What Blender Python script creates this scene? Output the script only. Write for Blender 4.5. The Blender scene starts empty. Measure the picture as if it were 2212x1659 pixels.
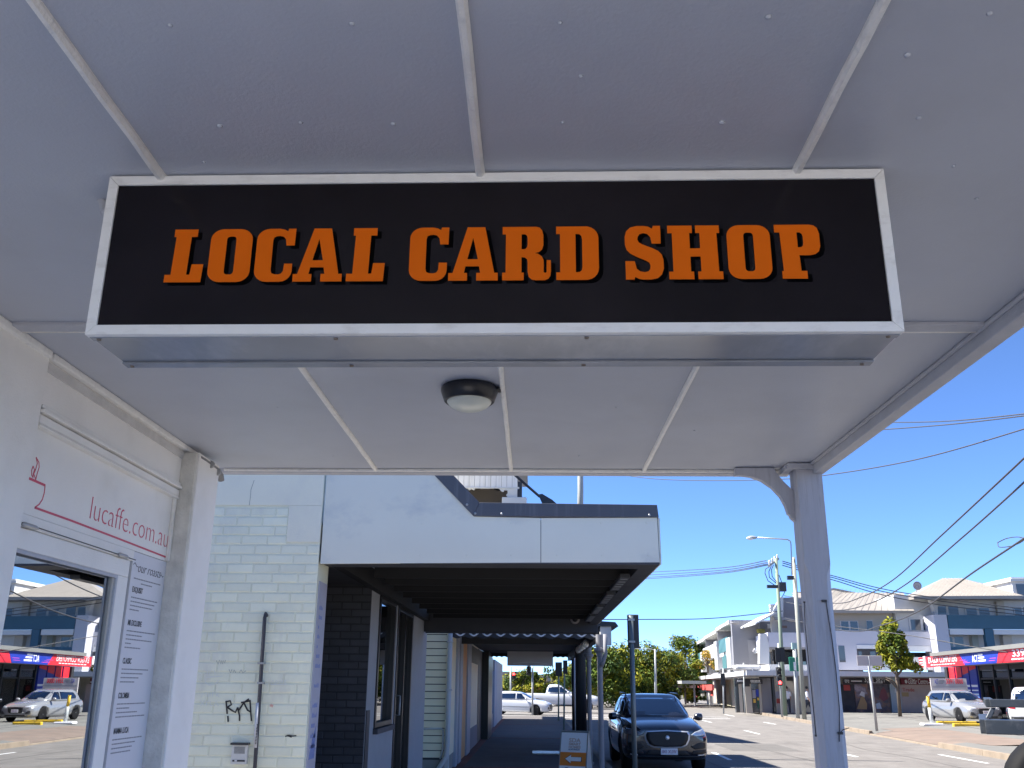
import bpy, bmesh, math, random
from mathutils import Vector, Matrix
from mathutils.bvhtree import BVHTree
random.seed(7)
R = math.radians
scene = bpy.context.scene
col = scene.collection

# ------------------------------------------------------------------ camera
F, CX, CY = 2015.0, 1106.0, 829.5            # focal length and centre in a 2212 x 1659 frame
EYE = Vector((0, 0, 1.65))
_fw = Vector((47, -652.5, -F)).normalized()
_up = Vector((57, 6249.5, -F)); _up = (_up - _fw * _up.dot(_fw)).normalized()
_rt = _fw.cross(_up)
W2C = Matrix((_rt, _fw, _up)).transposed()   # world -> camera axes
C2W = Matrix((_rt, _fw, _up))                # camera -> world
cd = bpy.data.cameras.new('camera'); cam = bpy.data.objects.new('camera', cd); col.objects.link(cam)
cd.sensor_fit = 'HORIZONTAL'; cd.sensor_width = 36; cd.lens = 36 * F / 2212
cd.clip_start = 0.05; cd.clip_end = 3000
cam.matrix_world = Matrix.Translation(EYE) @ C2W.to_4x4()
scene.camera = cam

# ------------------------------------------------------------------ sky, sun, exposure
SUN_EL = R(52); SUN_FROM = Vector((-1.0, 0.03, 0)).normalized()
wd = bpy.data.worlds.new('World'); scene.world = wd; wd.use_nodes = True
wn = wd.node_tree.nodes; wl = wd.node_tree.links
bg = wn['Background']; sky = wn.new('ShaderNodeTexSky'); sky.sky_type = 'NISHITA'; sky.sun_disc = False
sky.sun_elevation = SUN_EL
sky.sun_rotation = math.atan2(SUN_FROM.x, SUN_FROM.y)
sky.air_density = 0.8; sky.dust_density = 0.0; sky.ozone_density = 8.5; sky.altitude = 5000
bg.inputs['Strength'].default_value = 0.113
wl.new(sky.outputs[0], bg.inputs['Color'])
sd = bpy.data.lights.new('sun', 'SUN'); sd.energy = 5.0; sd.angle = R(0.53); sd.color = (1.0, 0.95, 0.87)
sun = bpy.data.objects.new('sun', sd); col.objects.link(sun)
_to = SUN_FROM * math.cos(SUN_EL) + Vector((0, 0, math.sin(SUN_EL)))
sun.rotation_euler = _to.to_track_quat('Z', 'Y').to_euler()
scene.view_settings.view_transform = 'Standard'; scene.view_settings.look = 'None'
scene.view_settings.exposure = 1.62; scene.view_settings.gamma = 1.0
scene.render.engine = 'CYCLES'
scene.cycles.max_bounces = 8; scene.cycles.diffuse_bounces = 5; scene.cycles.glossy_bounces = 4
scene.cycles.transparent_max_bounces = 12; scene.cycles.use_denoising = True
scene.cycles.sample_clamp_indirect = 8

# ------------------------------------------------------------------ helpers: photo point -> place
def _ray(px, py): return C2W @ Vector((px - CX, -(py - CY), -F))
def at_y(px, py, v): d = _ray(px, py); return EYE + d * (v / d.y)
def at_x(px, py, v): d = _ray(px, py); return EYE + d * (v / d.x)
def at_z(px, py, v): d = _ray(px, py); return EYE + d * ((v - EYE.z) / d.z)
def ev(crop, x, y):
    x0, y0, s = crop; return ((x0 + x / s) / 1.8228, (y0 + y / s) / 1.8228)
K1 = (0, 1200, 2.37); K2 = (0, 1900, 1.4756); K3 = (750, 1800, 1.355); K4 = (1600, 1800, 2.011); K5 = (1650, 2400, 1.8433)
K6 = (2600, 1800, 1.509); K7 = (3200, 2200, 2.0132); D6 = (2600, 2200, 2.37); D7 = (2650, 2500, 3.1667)
T4 = (1950, 2540, 4.609); T3 = (1680, 2440, 2.841); R6 = (3550, 2480, 3.05); T7 = (0, 1780, 2.676)

# ------------------------------------------------------------------ helpers: materials
_M = {}
def mat(name, c, rough=0.6, var=0.0, vscale=3.0, bump=0.0, bscale=60.0, metal=0.0, spec=0.5, stretch=(1, 1, 1), coat=0.0,
        dirt=None, dscale=2.0, damt=0.5, dstretch=(1, 1, 1), emit=0.0, var2=0.0, bstretch=(1, 1, 1), world=False):
    if name in _M: return _M[name]
    m = bpy.data.materials.new(name); m.use_nodes = True; _M[name] = m
    nt = m.node_tree; n = nt.nodes; l = nt.links; b = n['Principled BSDF']
    b.inputs['Base Color'].default_value = (*c, 1); b.inputs['Roughness'].default_value = rough
    b.inputs['Metallic'].default_value = metal; b.inputs['Specular IOR Level'].default_value = spec
    if coat: b.inputs['Coat Weight'].default_value = coat; b.inputs['Coat Roughness'].default_value = 0.03
    if emit: b.inputs['Emission Color'].default_value = (*c, 1); b.inputs['Emission Strength'].default_value = emit
    tc = None
    def coords(s):
        nonlocal tc
        if tc is None: tc = n.new('ShaderNodeNewGeometry' if world else 'ShaderNodeTexCoord')
        mp = n.new('ShaderNodeMapping'); mp.inputs['Scale'].default_value = s
        l.new(tc.outputs['Position' if world else 'Object'], mp.inputs[0]); return mp.outputs[0]
    def noise(s, scale, detail=5, rg=0.6):
        t = n.new('ShaderNodeTexNoise'); t.inputs['Scale'].default_value = scale; t.inputs['Detail'].default_value = detail
        t.inputs['Roughness'].default_value = rg; l.new(coords(s), t.inputs['Vector']); return t.outputs['Fac']
    cur = None
    if var:
        rmp = n.new('ShaderNodeMapRange'); rmp.inputs[1].default_value = 0.3; rmp.inputs[2].default_value = 0.7
        rmp.inputs[3].default_value = 1 - var; rmp.inputs[4].default_value = 1 + var
        l.new(noise(stretch, vscale), rmp.inputs[0])
        mx = n.new('ShaderNodeVectorMath'); mx.operation = 'SCALE'; mx.inputs[0].default_value = c
        l.new(rmp.outputs[0], mx.inputs['Scale']); cur = mx.outputs[0]
        r2 = n.new('ShaderNodeMapRange'); r2.inputs[3].default_value = max(0, rough - .12); r2.inputs[4].default_value = min(1, rough + .12)
        l.new(noise(stretch, vscale * 2.3), r2.inputs[0]); l.new(r2.outputs[0], b.inputs['Roughness'])
    if var2:                                          # piece-to-piece difference
        oi = n.new('ShaderNodeObjectInfo'); r3 = n.new('ShaderNodeMapRange')
        r3.inputs[3].default_value = 1 - var2; r3.inputs[4].default_value = 1 + var2
        l.new(oi.outputs['Random'], r3.inputs[0])
        mx = n.new('ShaderNodeVectorMath'); mx.operation = 'SCALE'; mx.inputs[0].default_value = c
        if cur: l.new(cur, mx.inputs[0])
        l.new(r3.outputs[0], mx.inputs['Scale']); cur = mx.outputs[0]
    if dirt:
        rp = n.new('ShaderNodeMapRange'); rp.inputs[1].default_value = 0.52; rp.inputs[2].default_value = 0.72
        rp.inputs[3].default_value = 0; rp.inputs[4].default_value = damt
        l.new(noise(dstretch, dscale, 8, 0.65), rp.inputs[0])
        mm = n.new('ShaderNodeMix'); mm.data_type = 'RGBA'; l.new(rp.outputs[0], mm.inputs[0])
        mm.inputs[6].default_value = (*c, 1); mm.inputs[7].default_value = (*dirt, 1)
        if cur: l.new(cur, mm.inputs[6])
        cur = mm.outputs[2]
    if cur: l.new(cur, b.inputs['Base Color'])
    if bump:
        bp = n.new('ShaderNodeBump'); bp.inputs['Strength'].default_value = bump; bp.inputs['Distance'].default_value = 0.01
        l.new(noise(bstretch, bscale, 4), bp.inputs['Height']); l.new(bp.outputs[0], b.inputs['Normal'])
    return m

def mirror_glass(name, tint, refl, fac, rough=0.0):
    """window pane: part mirror, part dark see-through"""
    if name in _M: return _M[name]
    m = bpy.data.materials.new(name); m.use_nodes = True; _M[name] = m
    nt = m.node_tree; n = nt.nodes; l = nt.links; n.remove(n['Principled BSDF'])
    g = n.new('ShaderNodeBsdfGlossy'); g.inputs['Color'].default_value = (*refl, 1); g.inputs['Roughness'].default_value = rough
    t = n.new('ShaderNodeBsdfTransparent'); t.inputs['Color'].default_value = (*tint, 1)
    lw = n.new('ShaderNodeFresnel'); lw.inputs['IOR'].default_value = 1.5
    mr = n.new('ShaderNodeMapRange'); mr.inputs[1].default_value = 0.04; mr.inputs[2].default_value = 1.0
    mr.inputs[3].default_value = fac; mr.inputs[4].default_value = 1.0; l.new(lw.outputs[0], mr.inputs[0])
    mx = n.new('ShaderNodeMixShader'); l.new(mr.outputs[0], mx.inputs[0]); l.new(t.outputs[0], mx.inputs[1]); l.new(g.outputs[0], mx.inputs[2])
    l.new(mx.outputs[0], n['Material Output'].inputs['Surface']); return m

# ------------------------------------------------------------------ helpers: objects
def tag(o, label=None, cat=None, group=None, kind=None):
    if label: o['label'] = label
    if cat: o['category'] = cat
    if group: o['group'] = group
    if kind: o['kind'] = kind
    return o
def thing(name, loc, label, cat, group=None):
    o = bpy.data.objects.new(name, None); o.empty_display_size = 0.1; o.location = loc; col.objects.link(o)
    return tag(o, label, cat, group)
def adopt(o, parent):
    if parent is None: return o
    o.parent = parent
    if parent.type == 'EMPTY': o.matrix_parent_inverse = Matrix.Translation(-Vector(parent.location))
    return o
def mobj(name, me, m, parent=None):
    o = bpy.data.objects.new(name, me); col.objects.link(o)
    if m is not None and not me.materials: me.materials.append(m)
    return adopt(o, parent)
class MB:
    def __init__(s): s.v = []; s.f = []
    def add(s, vs, fs):
        k = len(s.v); s.v += [tuple(v) for v in vs]; s.f += [tuple(i + k for i in f) for f in fs]; return s
    def box(s, x0, x1, y0, y1, z0, z1):
        x0, x1 = sorted((x0, x1)); y0, y1 = sorted((y0, y1)); z0, z1 = sorted((z0, z1))
        return s.add([(x0, y0, z0), (x1, y0, z0), (x1, y1, z0), (x0, y1, z0), (x0, y0, z1), (x1, y0, z1), (x1, y1, z1), (x0, y1, z1)],
                     [(3, 2, 1, 0), (4, 5, 6, 7), (0, 1, 5, 4), (1, 2, 6, 5), (2, 3, 7, 6), (3, 0, 4, 7)])
    def hexa(s, p):           # eight corners, bottom ring then top ring
        return s.add(p, [(3, 2, 1, 0), (4, 5, 6, 7), (0, 1, 5, 4), (1, 2, 6, 5), (2, 3, 7, 6), (3, 0, 4, 7)])
    def prism(s, loop, vec):  # a flat loop of points pushed along vec
        n = len(loop); a = [Vector(p) for p in loop]; b = [p + Vector(vec) for p in a]
        return s.add(a + b, [tuple(range(n))[::-1], tuple(range(n, 2 * n))] + [(i, (i + 1) % n, n + (i + 1) % n, n + i) for i in range(n)])
    def quad(s, a, b, c, d): return s.add([a, b, c, d], [(0, 1, 2, 3)])
    def tube(s, pts, r, n=8, caps=True):
        pts = [Vector(p) for p in pts]; rr = r if isinstance(r, (list, tuple)) else [r] * len(pts); k0 = len(s.v); N = len(pts)
        prev = None
        for i, p in enumerate(pts):
            d = (pts[min(i + 1, N - 1)] - pts[max(i - 1, 0)]).normalized()
            a = Vector((0, 0, 1)) if abs(d.z) < .9 else Vector((1, 0, 0))
            u = d.cross(a).normalized() if prev is None else (prev - d * prev.dot(d)).normalized()
            prev = u; w = d.cross(u)
            for j in range(n):
                t = 2 * math.pi * j / n; s.v.append(tuple(p + (u * math.cos(t) + w * math.sin(t)) * rr[i]))
        for i in range(N - 1):
            for j in range(n):
                a = k0 + i * n + j; b = k0 + i * n + (j + 1) % n; s.f.append((a, b, b + n, a + n))
        if caps:
            s.f.append(tuple(range(k0, k0 + n))[::-1]); s.f.append(tuple(range(k0 + (N - 1) * n, k0 + N * n)))
        return s
    def lathe(s, prof, c, n=24, axis='Z'):
        c = Vector(c); k0 = len(s.v)
        for (r, h) in prof:
            for j in range(n):
                t = 2 * math.pi * j / n; a, b = r * math.cos(t), r * math.sin(t)
                s.v.append(tuple(c + {'Z': Vector((a, b, h)), 'X': Vector((h, a, b)), 'Y': Vector((b, h, a))}[axis]))
        N = len(prof)
        for i in range(N - 1):
            for j in range(n):
                a = k0 + i * n + j; b = k0 + i * n + (j + 1) % n; s.f.append((a, b, b + n, a + n))
        s.f.append(tuple(range(k0, k0 + n))[::-1]); s.f.append(tuple(range(k0 + (N - 1) * n, k0 + N * n)))
        return s
    def mesh(s, name, smooth=False):
        me = bpy.data.meshes.new(name); me.from_pydata(s.v, [], s.f); me.update()
        if smooth: me.polygons.foreach_set('use_smooth', [True] * len(me.polygons))
        return me
    def build(s, name, m, parent=None, smooth=False, bevel=0, seg=2):
        o = mobj(name, s.mesh(name, smooth), m, parent)
        if bevel:
            md = o.modifiers.new('bevel', 'BEVEL'); md.width = bevel; md.segments = seg; md.limit_method = 'ANGLE'; md.angle_limit = R(40)
        return o
def B(name, m, parent, *a, bevel=0): return MB().box(*a).build(name, m, parent, bevel=bevel)
def frame(o, ux, uy):
    ux = Vector(ux).normalized(); uy = Vector(uy).normalized(); uz = ux.cross(uy)
    m = Matrix((ux, uy, uz)).transposed().to_4x4(); m.translation = Vector(o); return m
def _curve_mesh(cu, name, fr):
    t = bpy.data.objects.new('tmp', cu); me = bpy.data.meshes.new_from_object(t); me.name = name
    bpy.data.objects.remove(t); bpy.data.curves.remove(cu); me.transform(fr); return me
def shape(name, loops, fr, m, parent=None, thick=0.001):
    cu = bpy.data.curves.new('c', 'CURVE'); cu.dimensions = '2D'; cu.fill_mode = 'BOTH'; cu.extrude = thick / 2
    for lp in loops:
        sp = cu.splines.new('POLY'); sp.points.add(len(lp) - 1)
        for p, q in zip(sp.points, lp): p.co = (q[0], q[1], 0, 1)
        sp.use_cyclic_u = True
    return mobj(name, _curve_mesh(cu, name, fr), m, parent)
def text(name, body, fr, size, m, parent=None, xs=1.0, bold=0.0, thick=0.0008, align='LEFT', shear=0, width=None):
    cu = bpy.data.curves.new('t', 'FONT'); cu.body = body; cu.size = size; cu.offset = bold; cu.extrude = thick / 2
    cu.align_x = align; cu.shear = shear; cu.resolution_u = 3
    t = bpy.data.objects.new('tmp', cu); me = bpy.data.meshes.new_from_object(t); me.name = name
    bpy.data.objects.remove(t); bpy.data.curves.remove(cu)
    if width:
        w = max(v.co.x for v in me.vertices) - min(v.co.x for v in me.vertices); xs = width / w
    me.transform(fr @ Matrix.Diagonal((xs, 1, 1, 1)))
    return mobj(name, me, m, parent)
def ribbon(pts, w):          # a 2-D stroke of width w as a closed loop
    pts = [Vector(p) for p in pts]; a = []; b = []
    for i, p in enumerate(pts):
        d = (pts[min(i + 1, len(pts) - 1)] - pts[max(i - 1, 0)]); d.normalize(); nn = Vector((-d.y, d.x)) * w / 2
        a.append(p + nn); b.append(p - nn)
    return [tuple(p) for p in a] + [tuple(p) for p in b[::-1]]
def arc(cx, cy, r, a0, a1, n=6, ry=None):
    ry = ry or r
    return [(cx + r * math.cos(R(a0 + (a1 - a0) * i / n)), cy + ry * math.sin(R(a0 + (a1 - a0) * i / n))) for i in range(n + 1)]
def rrect(x0, y0, x1, y1, r, n=5):
    return arc(x1 - r, y0 + r, r, -90, 0, n) + arc(x1 - r, y1 - r, r, 0, 90, n) + arc(x0 + r, y1 - r, r, 90, 180, n) + arc(x0 + r, y0 + r, r, 180, 270, n)
def solid(o):                 # mesh of an object with its modifiers applied
    bpy.context.view_layer.update(); dg = bpy.context.evaluated_depsgraph_get()
    return bpy.data.meshes.new_from_object(o.evaluated_get(dg))
def copy_tree(o, parent=None):
    c = o.copy(); col.objects.link(c)
    if parent: c.parent = parent
    for ch in list(o.children): copy_tree(ch, c)
    return c
def sag(a, b, drop, n=14):
    a, b = Vector(a), Vector(b)
    return [a.lerp(b, i / n) - Vector((0, 0, drop * 4 * (i / n) * (1 - i / n))) for i in range(n + 1)]

# ------------------------------------------------------------------ common materials
M_soffit = mat('soffit_paint', (.475, .50, .57), .42, .05, 1.5, .13, 110, dirt=(.39, .40, .43), dscale=1.3, damt=.35)
M_batten = mat('batten_paint', (.90, .885, .85), .45, .06, 9, .4, 140, dirt=(.62, .62, .62), dscale=22, damt=.5)
M_trim = mat('grey_trim_paint', (.48, .49, .54), .5, .06, 6, .3, 120)
M_shopwhite = mat('shop_white_paint', (.89, .87, .83), .5, .03, 2.5, .18, 130, dirt=(.64, .62, .58), dscale=2.2, damt=.3)
M_alu = mat('white_powdercoat', (.86, .86, .85), .38, .03, 14, .05, 200, dirt=(.55, .53, .50), dscale=11, damt=.45, dstretch=(1, 1, 3))
M_black = mat('black_gloss', (.012, .012, .014), .3)
M_dark = mat('dark_steel', (.035, .037, .042), .5, .1, 4)
M_steel = mat('galvanised_steel', (.42, .43, .44), .45, .08, 8, metal=.6)
M_asphalt = mat('asphalt', (.172, .160, .148), .9, .16, 1.3, 1.0, 200, dirt=(.105, .098, .092), dscale=.6, damt=.75, dstretch=(2.2, .5, 1))
M_path = mat('footpath_asphalt', (.118, .108, .106), .92, .15, 1.1, .8, 180, dirt=(.13, .12, .115), dscale=1.1, damt=.6)
M_kerb = mat('kerb_concrete', (.23, .185, .14), .85, .15, 3, .6, 60, dirt=(.13, .105, .085), dscale=2, damt=.6)
M_verge = mat('far_footpath', (.155, .152, .14), .9, .12, 1.1, .6, 120, dirt=(.11, .105, .10), dscale=.7, damt=.6)
M_line = mat('road_paint', (.72, .72, .70), .7, .1, 6, dirt=(.3, .29, .28), dscale=9, damt=.7)
M_wall = mat('white_render', (.57, .57, .565), .75, .03, .8, dirt=(.48, .47, .44), dscale=.9, damt=.3, dstretch=(3, 3, .7))
M_wallgrey = mat('grey_render', (.24, .24, .26), .75, .04, .8)
M_teal = mat('teal_panel', (.065, .17, .18), .55, .05, 2)
M_blue = mat('deep_teal_band', (.035, .11, .17), .55, .05, 2)
M_roofw = mat('pale_metal_roof', (.30, .272, .238), .5, .04, 1.2, dirt=(.22, .185, .155), dscale=.5, damt=.35, dstretch=(4, .6, .6))
M_win = mirror_glass('window_glass', (.10, .11, .12), (.75, .78, .8), .16)
M_cargl = mirror_glass('car_glass', (.22, .25, .24), (.9, .93, .95), .10)
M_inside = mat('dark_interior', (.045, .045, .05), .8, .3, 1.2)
M_red = mat('sign_red', (.75, .03, .045), .4); M_signblue = mat('sign_blue', (.02, .045, .36), .4)
M_white = mat('white_print', (.8, .8, .8), .5); M_blackprint = mat('black_print', (.03, .03, .035), .5)
M_rubber = mat('rubber', (.008, .008, .009), .75, spec=.2); M_rim = mat('alloy', (.5, .5, .52), .3, metal=.8)
M_orange = mat('orange_print', (.82, .24, .035), .5)
M_cable = mat('cable_black', (.05, .05, .055), .6)
M_timberpole = mat('weathered_pole', (.30, .31, .27), .8, .2, 3, .5, 30, stretch=(6, 6, .4))
# ================================================================== THE SETTING
def far_kerb(y): return 12.25 + .075 * (y - 20)
g = MB().quad((-1500, -1500, -.30), (1500, -1500, -.30), (1500, 1500, -.30), (-1500, 1500, -.30)).build('ground', mat('ground_dirt', (.16, .15, .12), .95, .2, .05))
tag(g, kind='structure')
road = MB().add([(1.7, -40, -.15), (11, -40, -.15), (far_kerb(0), 0, -.15), (far_kerb(62), 62, -.15), (70, 63, -.15), (70, 70, -.15), (17.5, 72, -.15),
                 (26, 160, -.15), (3, 160, -.15), (1.2, 92, -.15), (-70, 92, -.15), (-70, 58, -.15), (1.0, 57, -.15)], [tuple(range(13))]).build('road', M_asphalt)
tag(road, kind='structure')
# the far corner keeps its footpath: a raised verge with the car park behind it
def verge_z(d): return max(0.0, min(.15, (d - 2.0) * .06))
ys = [-40, 0, 12, 20, 26, 32, 33.5, 36, 39, 41, 42.5, 46, 50, 55, 60, 64, 68, 70.5]
vb = MB(); offs = [0.0, 1.0, 2.0, 3.5, 4.6, 8, 14, 30, 60]
for y in ys:
    for d in offs:
        dip = 0
        if d == 0 and 33 <= y <= 41.5: dip = -.11
        vb.v.append((far_kerb(y) + .16 + d, y, verge_z(d) + dip))
n = len(offs)
for i in range(len(ys) - 1):
    for j in range(n - 1):
        a = i * n + j; vb.f.append((a, a + 1, a + n + 1, a + n))
tag(vb.build('far_footpath', M_verge), kind='structure')
for (y0, y1, zt) in [(-30, 20, .012), (20.02, 24.6, .012), (24.62, 29.2, .012), (29.22, 33, .012), (33.02, 41.48, -.098), (41.5, 47, .012), (47.02, 55, .012), (55.02, 63, .012), (63.02, 70.5, .012)]:
    k = MB().hexa([(far_kerb(y0), y0, -.2), (far_kerb(y0) + .16, y0, -.2), (far_kerb(y1) + .16, y1, -.2), (far_kerb(y1), y1, -.2),
                   (far_kerb(y0) + .02, y0, zt), (far_kerb(y0) + .16, y0, zt), (far_kerb(y1) + .16, y1, zt), (far_kerb(y1) + .02, y1, zt)])
    tag(k.build('kerb', M_kerb, bevel=.012), kind='structure')
# driveway crossing in worn pinkish concrete
dv = MB()
dv.add([(far_kerb(32.6) + .17, 32.6, -.095), (far_kerb(42) + .17, 42, -.095), (far_kerb(42) + 1.16, 42, .006), (far_kerb(32.6) + 1.16, 32.6, .006)], [(3, 2, 1, 0)])
dv.add([(far_kerb(31.5) + 1.16, 31.5, .006), (far_kerb(44) + 1.16, 44, .006), (far_kerb(44) + 3.2, 44, .078), (far_kerb(31.5) + 3.2, 31.5, .078)], [(3, 2, 1, 0)])
tag(dv.build('driveway', mat('driveway_concrete', (.18, .137, .11), .9, .15, 1.2, .4, 80, dirt=(.125, .11, .098), dscale=.8, damt=.6)), kind='structure')
# near footpath and kerb
fp = MB().box(-12, 1.55, -12, 57, -.3, 0).build('footpath', M_path); tag(fp, kind='structure')
M_slab2 = mat('grey_bounce_concrete', (.31, .29, .26), .85, .12, 2, .4, 60)  # slabs added in the gap to bounce sun onto brick and soffit
for i in range(4, 8):
    for j in range(2): B('bounce_slab', M_slab2, fp, -1.69 + j * 1.62, -.08 + j * 1.62, i * 1.2 + .006, i * 1.2 + 1.194, -.05, .006)
M_slab = mat('pale_bounce_concrete', (.58, .55, .51), .85, .1, 2, .4, 60, dirt=(.45, .43, .4), dscale=2, damt=.5)  # unseen pale slabs added under and behind the camera to bounce light up
for i in range(-10, 4):
    for j in range(-3 if i < -1 else 0, 2): B('bounce_slab', M_slab, fp, -1.69 + j * 1.62, -.08 + j * 1.62, i * 1.2 + .006, i * 1.2 + 1.194, -.05, .006)
for (y0, y1) in [(-12, 6), (6.02, 12), (12.02, 18), (18.02, 24), (24.02, 30), (30.02, 40), (40.02, 57)]:
    tag(MB().box(1.552, 1.70, y0, y1, -.3, .006).build('kerb', M_kerb, bevel=.015), kind='structure')
M_paver = mat('red_paver', (.20, .085, .065), .85, .18, 5, .4, 60, var2=.18)
for i in range(110):                                   # red paver edging along the shopfronts, laid one by one
    y = 14 + i * .36
    if y < 52: B('paver', M_paver, fp, -1.72, -1.50, y, y + .35, -.05, .004)
for y in (21.2, 33.0, 44.5):
    for i in range(14): B('paver', M_paver, fp, -1.48 + i * .215, -1.27 + i * .215, y, y + .22, -.05, .004)
for y in (24.7, 29.3, 37.6):
    MB().box(-1.49, 1.5, y, y + .025, -.05, .002).build('joint', M_dark, fp)
for (x, y, n) in [(5.15, 26.4, 3.0), (5.22, 39.4, 3), (5.3, 13.4, 3), (9.28, 41.1, 3.4), (9.0, 28.1, 3.2), (9.65, 54.1, 3.7), (8.8, 15.2, 3), (11.73, 26.2, 3.3), (12.2, 39.3, 3.2), (12.68, 52.3, 3.1), (13.38, 66.2, 4.2), (11.3, 13.2, 3)]:
    MB().add([(x - .06, y, -.146), (x + .06, y, -.146), (x + .06 + .03 * n, y + n, -.146), (x - .06 + .03 * n, y + n, -.146)], [(0, 1, 2, 3)]).build('lane_marking', M_line, road)
M_tar = mat('tar_seam', (.07, .066, .062), .8); fz = lambda z: frame((0, 0, z), (1, 0, 0), (0, 1, 0))
for k, pts in enumerate([[(4.2, 19), (4.5, 24), (4.35, 29), (4.7, 35), (4.6, 44)], [(7.1, 20), (7.25, 26), (7.0, 33), (7.4, 41), (7.5, 55)], [(4.4, 27.3), (5.6, 27.5), (6.8, 27.2), (8.4, 27.6)], [(8.9, 35.2), (10.2, 35.0), (12.4, 35.4)], [(10.3, 22), (10.5, 27), (10.4, 31.5), (10.9, 38)], [(5.0, 46.5), (8.2, 46.2), (12.8, 46.8)]]):
    P_ = []
    for i in range(len(pts) - 1):
        for j in range(6): P_.append((pts[i][0] + (pts[i + 1][0] - pts[i][0]) * j / 6 + random.uniform(-.05, .05), pts[i][1] + (pts[i + 1][1] - pts[i][1]) * j / 6 + random.uniform(-.05, .05)))
    shape('tar_seam', [ribbon(P_, .035)], fz(-.1475 + .0002 * k), M_tar, road, .0006)
shape('road_patch', [[(6.0, 30.2), (8.1, 30.3), (8.15, 33.9), (6.05, 33.7)]], fz(-.1484), mat('dark_asphalt_patch', (.125, .118, .11), .9, .12, 2, 1.0, 200), road, .0006)
MB().box(-1, 12, 60.6, 60.9, -.16, -.146).build('stop_line', M_line, road)
MB().box(-6, 12.5, 64.0, 64.2, -.16, -.146).build('crossing_line', M_line, road)

# ================================================================== OUR AWNING
ZS = 2.80
aw = thing('awning', (0, 2, ZS), 'grey painted sheeted footpath awning overhead, seams covered by pale battens', 'awning')
xs = [-1.785, -.887, -.128, .61, 1.50]; yrow = [(-1.3, 2.92), (2.925, 5.10)]
panels = []
for (y0, y1) in yrow:
    for i in range(4):
        o = B('soffit_panel', M_soffit, aw, xs[i] + .0015, xs[i + 1] - .0015, y0, y1, ZS + random.uniform(0, .0015), ZS + .008); panels.append((xs[i], xs[i + 1], y0, y1, o))
nail = MB().lathe([(.0075, .002), (.0068, -.0012), (.004, -.0035), (.0005, -.0042)], (0, 0, 0), 10).mesh('nail_head', True); nail.materials.append(M_soffit)
spots = [(368, 55), (760, 52), (1210, 50), (1215, 265), (1560, 265), (1660, 37), (2138, 30), (475, 272), (650, 265), (850, 268), (1985, 255), (2060, 360), (1255, 165), (440, 350), (1330, 880), (1500, 930), (720, 985), (1250, 985), (600, 880), (1960, 120), (2110, 430)]
for p in spots:
    q = at_z(p[0], p[1], ZS)
    for (x0, x1, y0, y1, o) in panels:
        if x0 < q.x < x1 and y0 < q.y < y1:
            k = mobj('nail_head', nail, None, o); k.location = (q.x, q.y, ZS); k.scale = (random.uniform(.55, .95),) * 3
def strip(name, m, path_y0, path_y1, x, w, t, wob=.0012):   # hand painted half-round batten running along the street
    b = MB(); N = 46; prof = [(-w / 2, 0), (-w / 2 * .95, -t * .55), (-w * .22, -t), (w * .22, -t), (w / 2 * .95, -t * .5), (w / 2, 0)]
    for i in range(N + 1):
        y = path_y0 + (path_y1 - path_y0) * i / N; dx = random.uniform(-wob, wob); dz = random.uniform(-wob, wob) * .7
        for (a, c) in prof: b.v.append((x + a + dx, y, ZS + .0005 + c + (dz if c < 0 else 0)))
    n = len(prof)
    for i in range(N):
        for j in range(n - 1): a = i * n + j; b.f.append((a, a + 1, a + n + 1, a + n))
    return b.build(name, m, aw, smooth=False)
for x in xs[1:4]: strip('cover_batten', M_batten, -1.3, 5.09, x, .022, .017)
# cross seam behind the sign: bead and flat board, cut between the wall and the eave
for (x0, x1) in [(-1.76, -.90), (-.873, -.142), (-.114, .597), (.624, 1.486)]:
    B('cross_batten', M_trim, aw, x0, x1, 2.885, 2.945, ZS - .012, ZS + .002, bevel=.003)
    MB().tube([(x0, 2.95, ZS - .006), (x1, 2.95, ZS - .006)], .008, 8).build('bead', M_batten, aw, smooth=True)
B('end_beam', M_trim, aw, -1.80, 1.42, 5.105, 5.17, ZS - .022, ZS + .12, bevel=.004)
MB().tube([(-1.74, 5.095, ZS - .008), (1.36, 5.095, ZS - .008)], .010, 8).build('bead', M_batten, aw, smooth=True)
B('eave_beam', M_trim, aw, 1.492, 1.552, -1.3, 5.03, ZS - .055, ZS + .14, bevel=.005)
MB().tube([(1.483, -1.3, ZS - .008), (1.483, 4.9, ZS - .008)], .009, 8).build('bead', M_trim, aw, smooth=True)
B('gutter', M_trim, aw, 1.556, 1.66, -1.3, 5.05, ZS + .07, ZS + .19, bevel=.01)
MB().hexa([(-1.8, -1.3, ZS + .32), (1.6, -1.3, ZS + .15), (1.6, 5.2, ZS + .15), (-1.8, 5.2, ZS + .32), (-1.8, -1.3, ZS + .34), (1.6, -1.3, ZS + .17), (1.6, 5.2, ZS + .17), (-1.8, 5.2, ZS + .34)]).build('roof_sheet', M_steel, aw)
B('wall_cornice', M_batten, aw, -1.79, -1.755, -1.3, 3.17, ZS - .030, ZS - .001, bevel=.006)
B('wall_cornice', M_batten, aw, -1.79, -1.758, 3.19, 4.80, ZS - .028, ZS - .001, bevel=.006)
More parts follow.
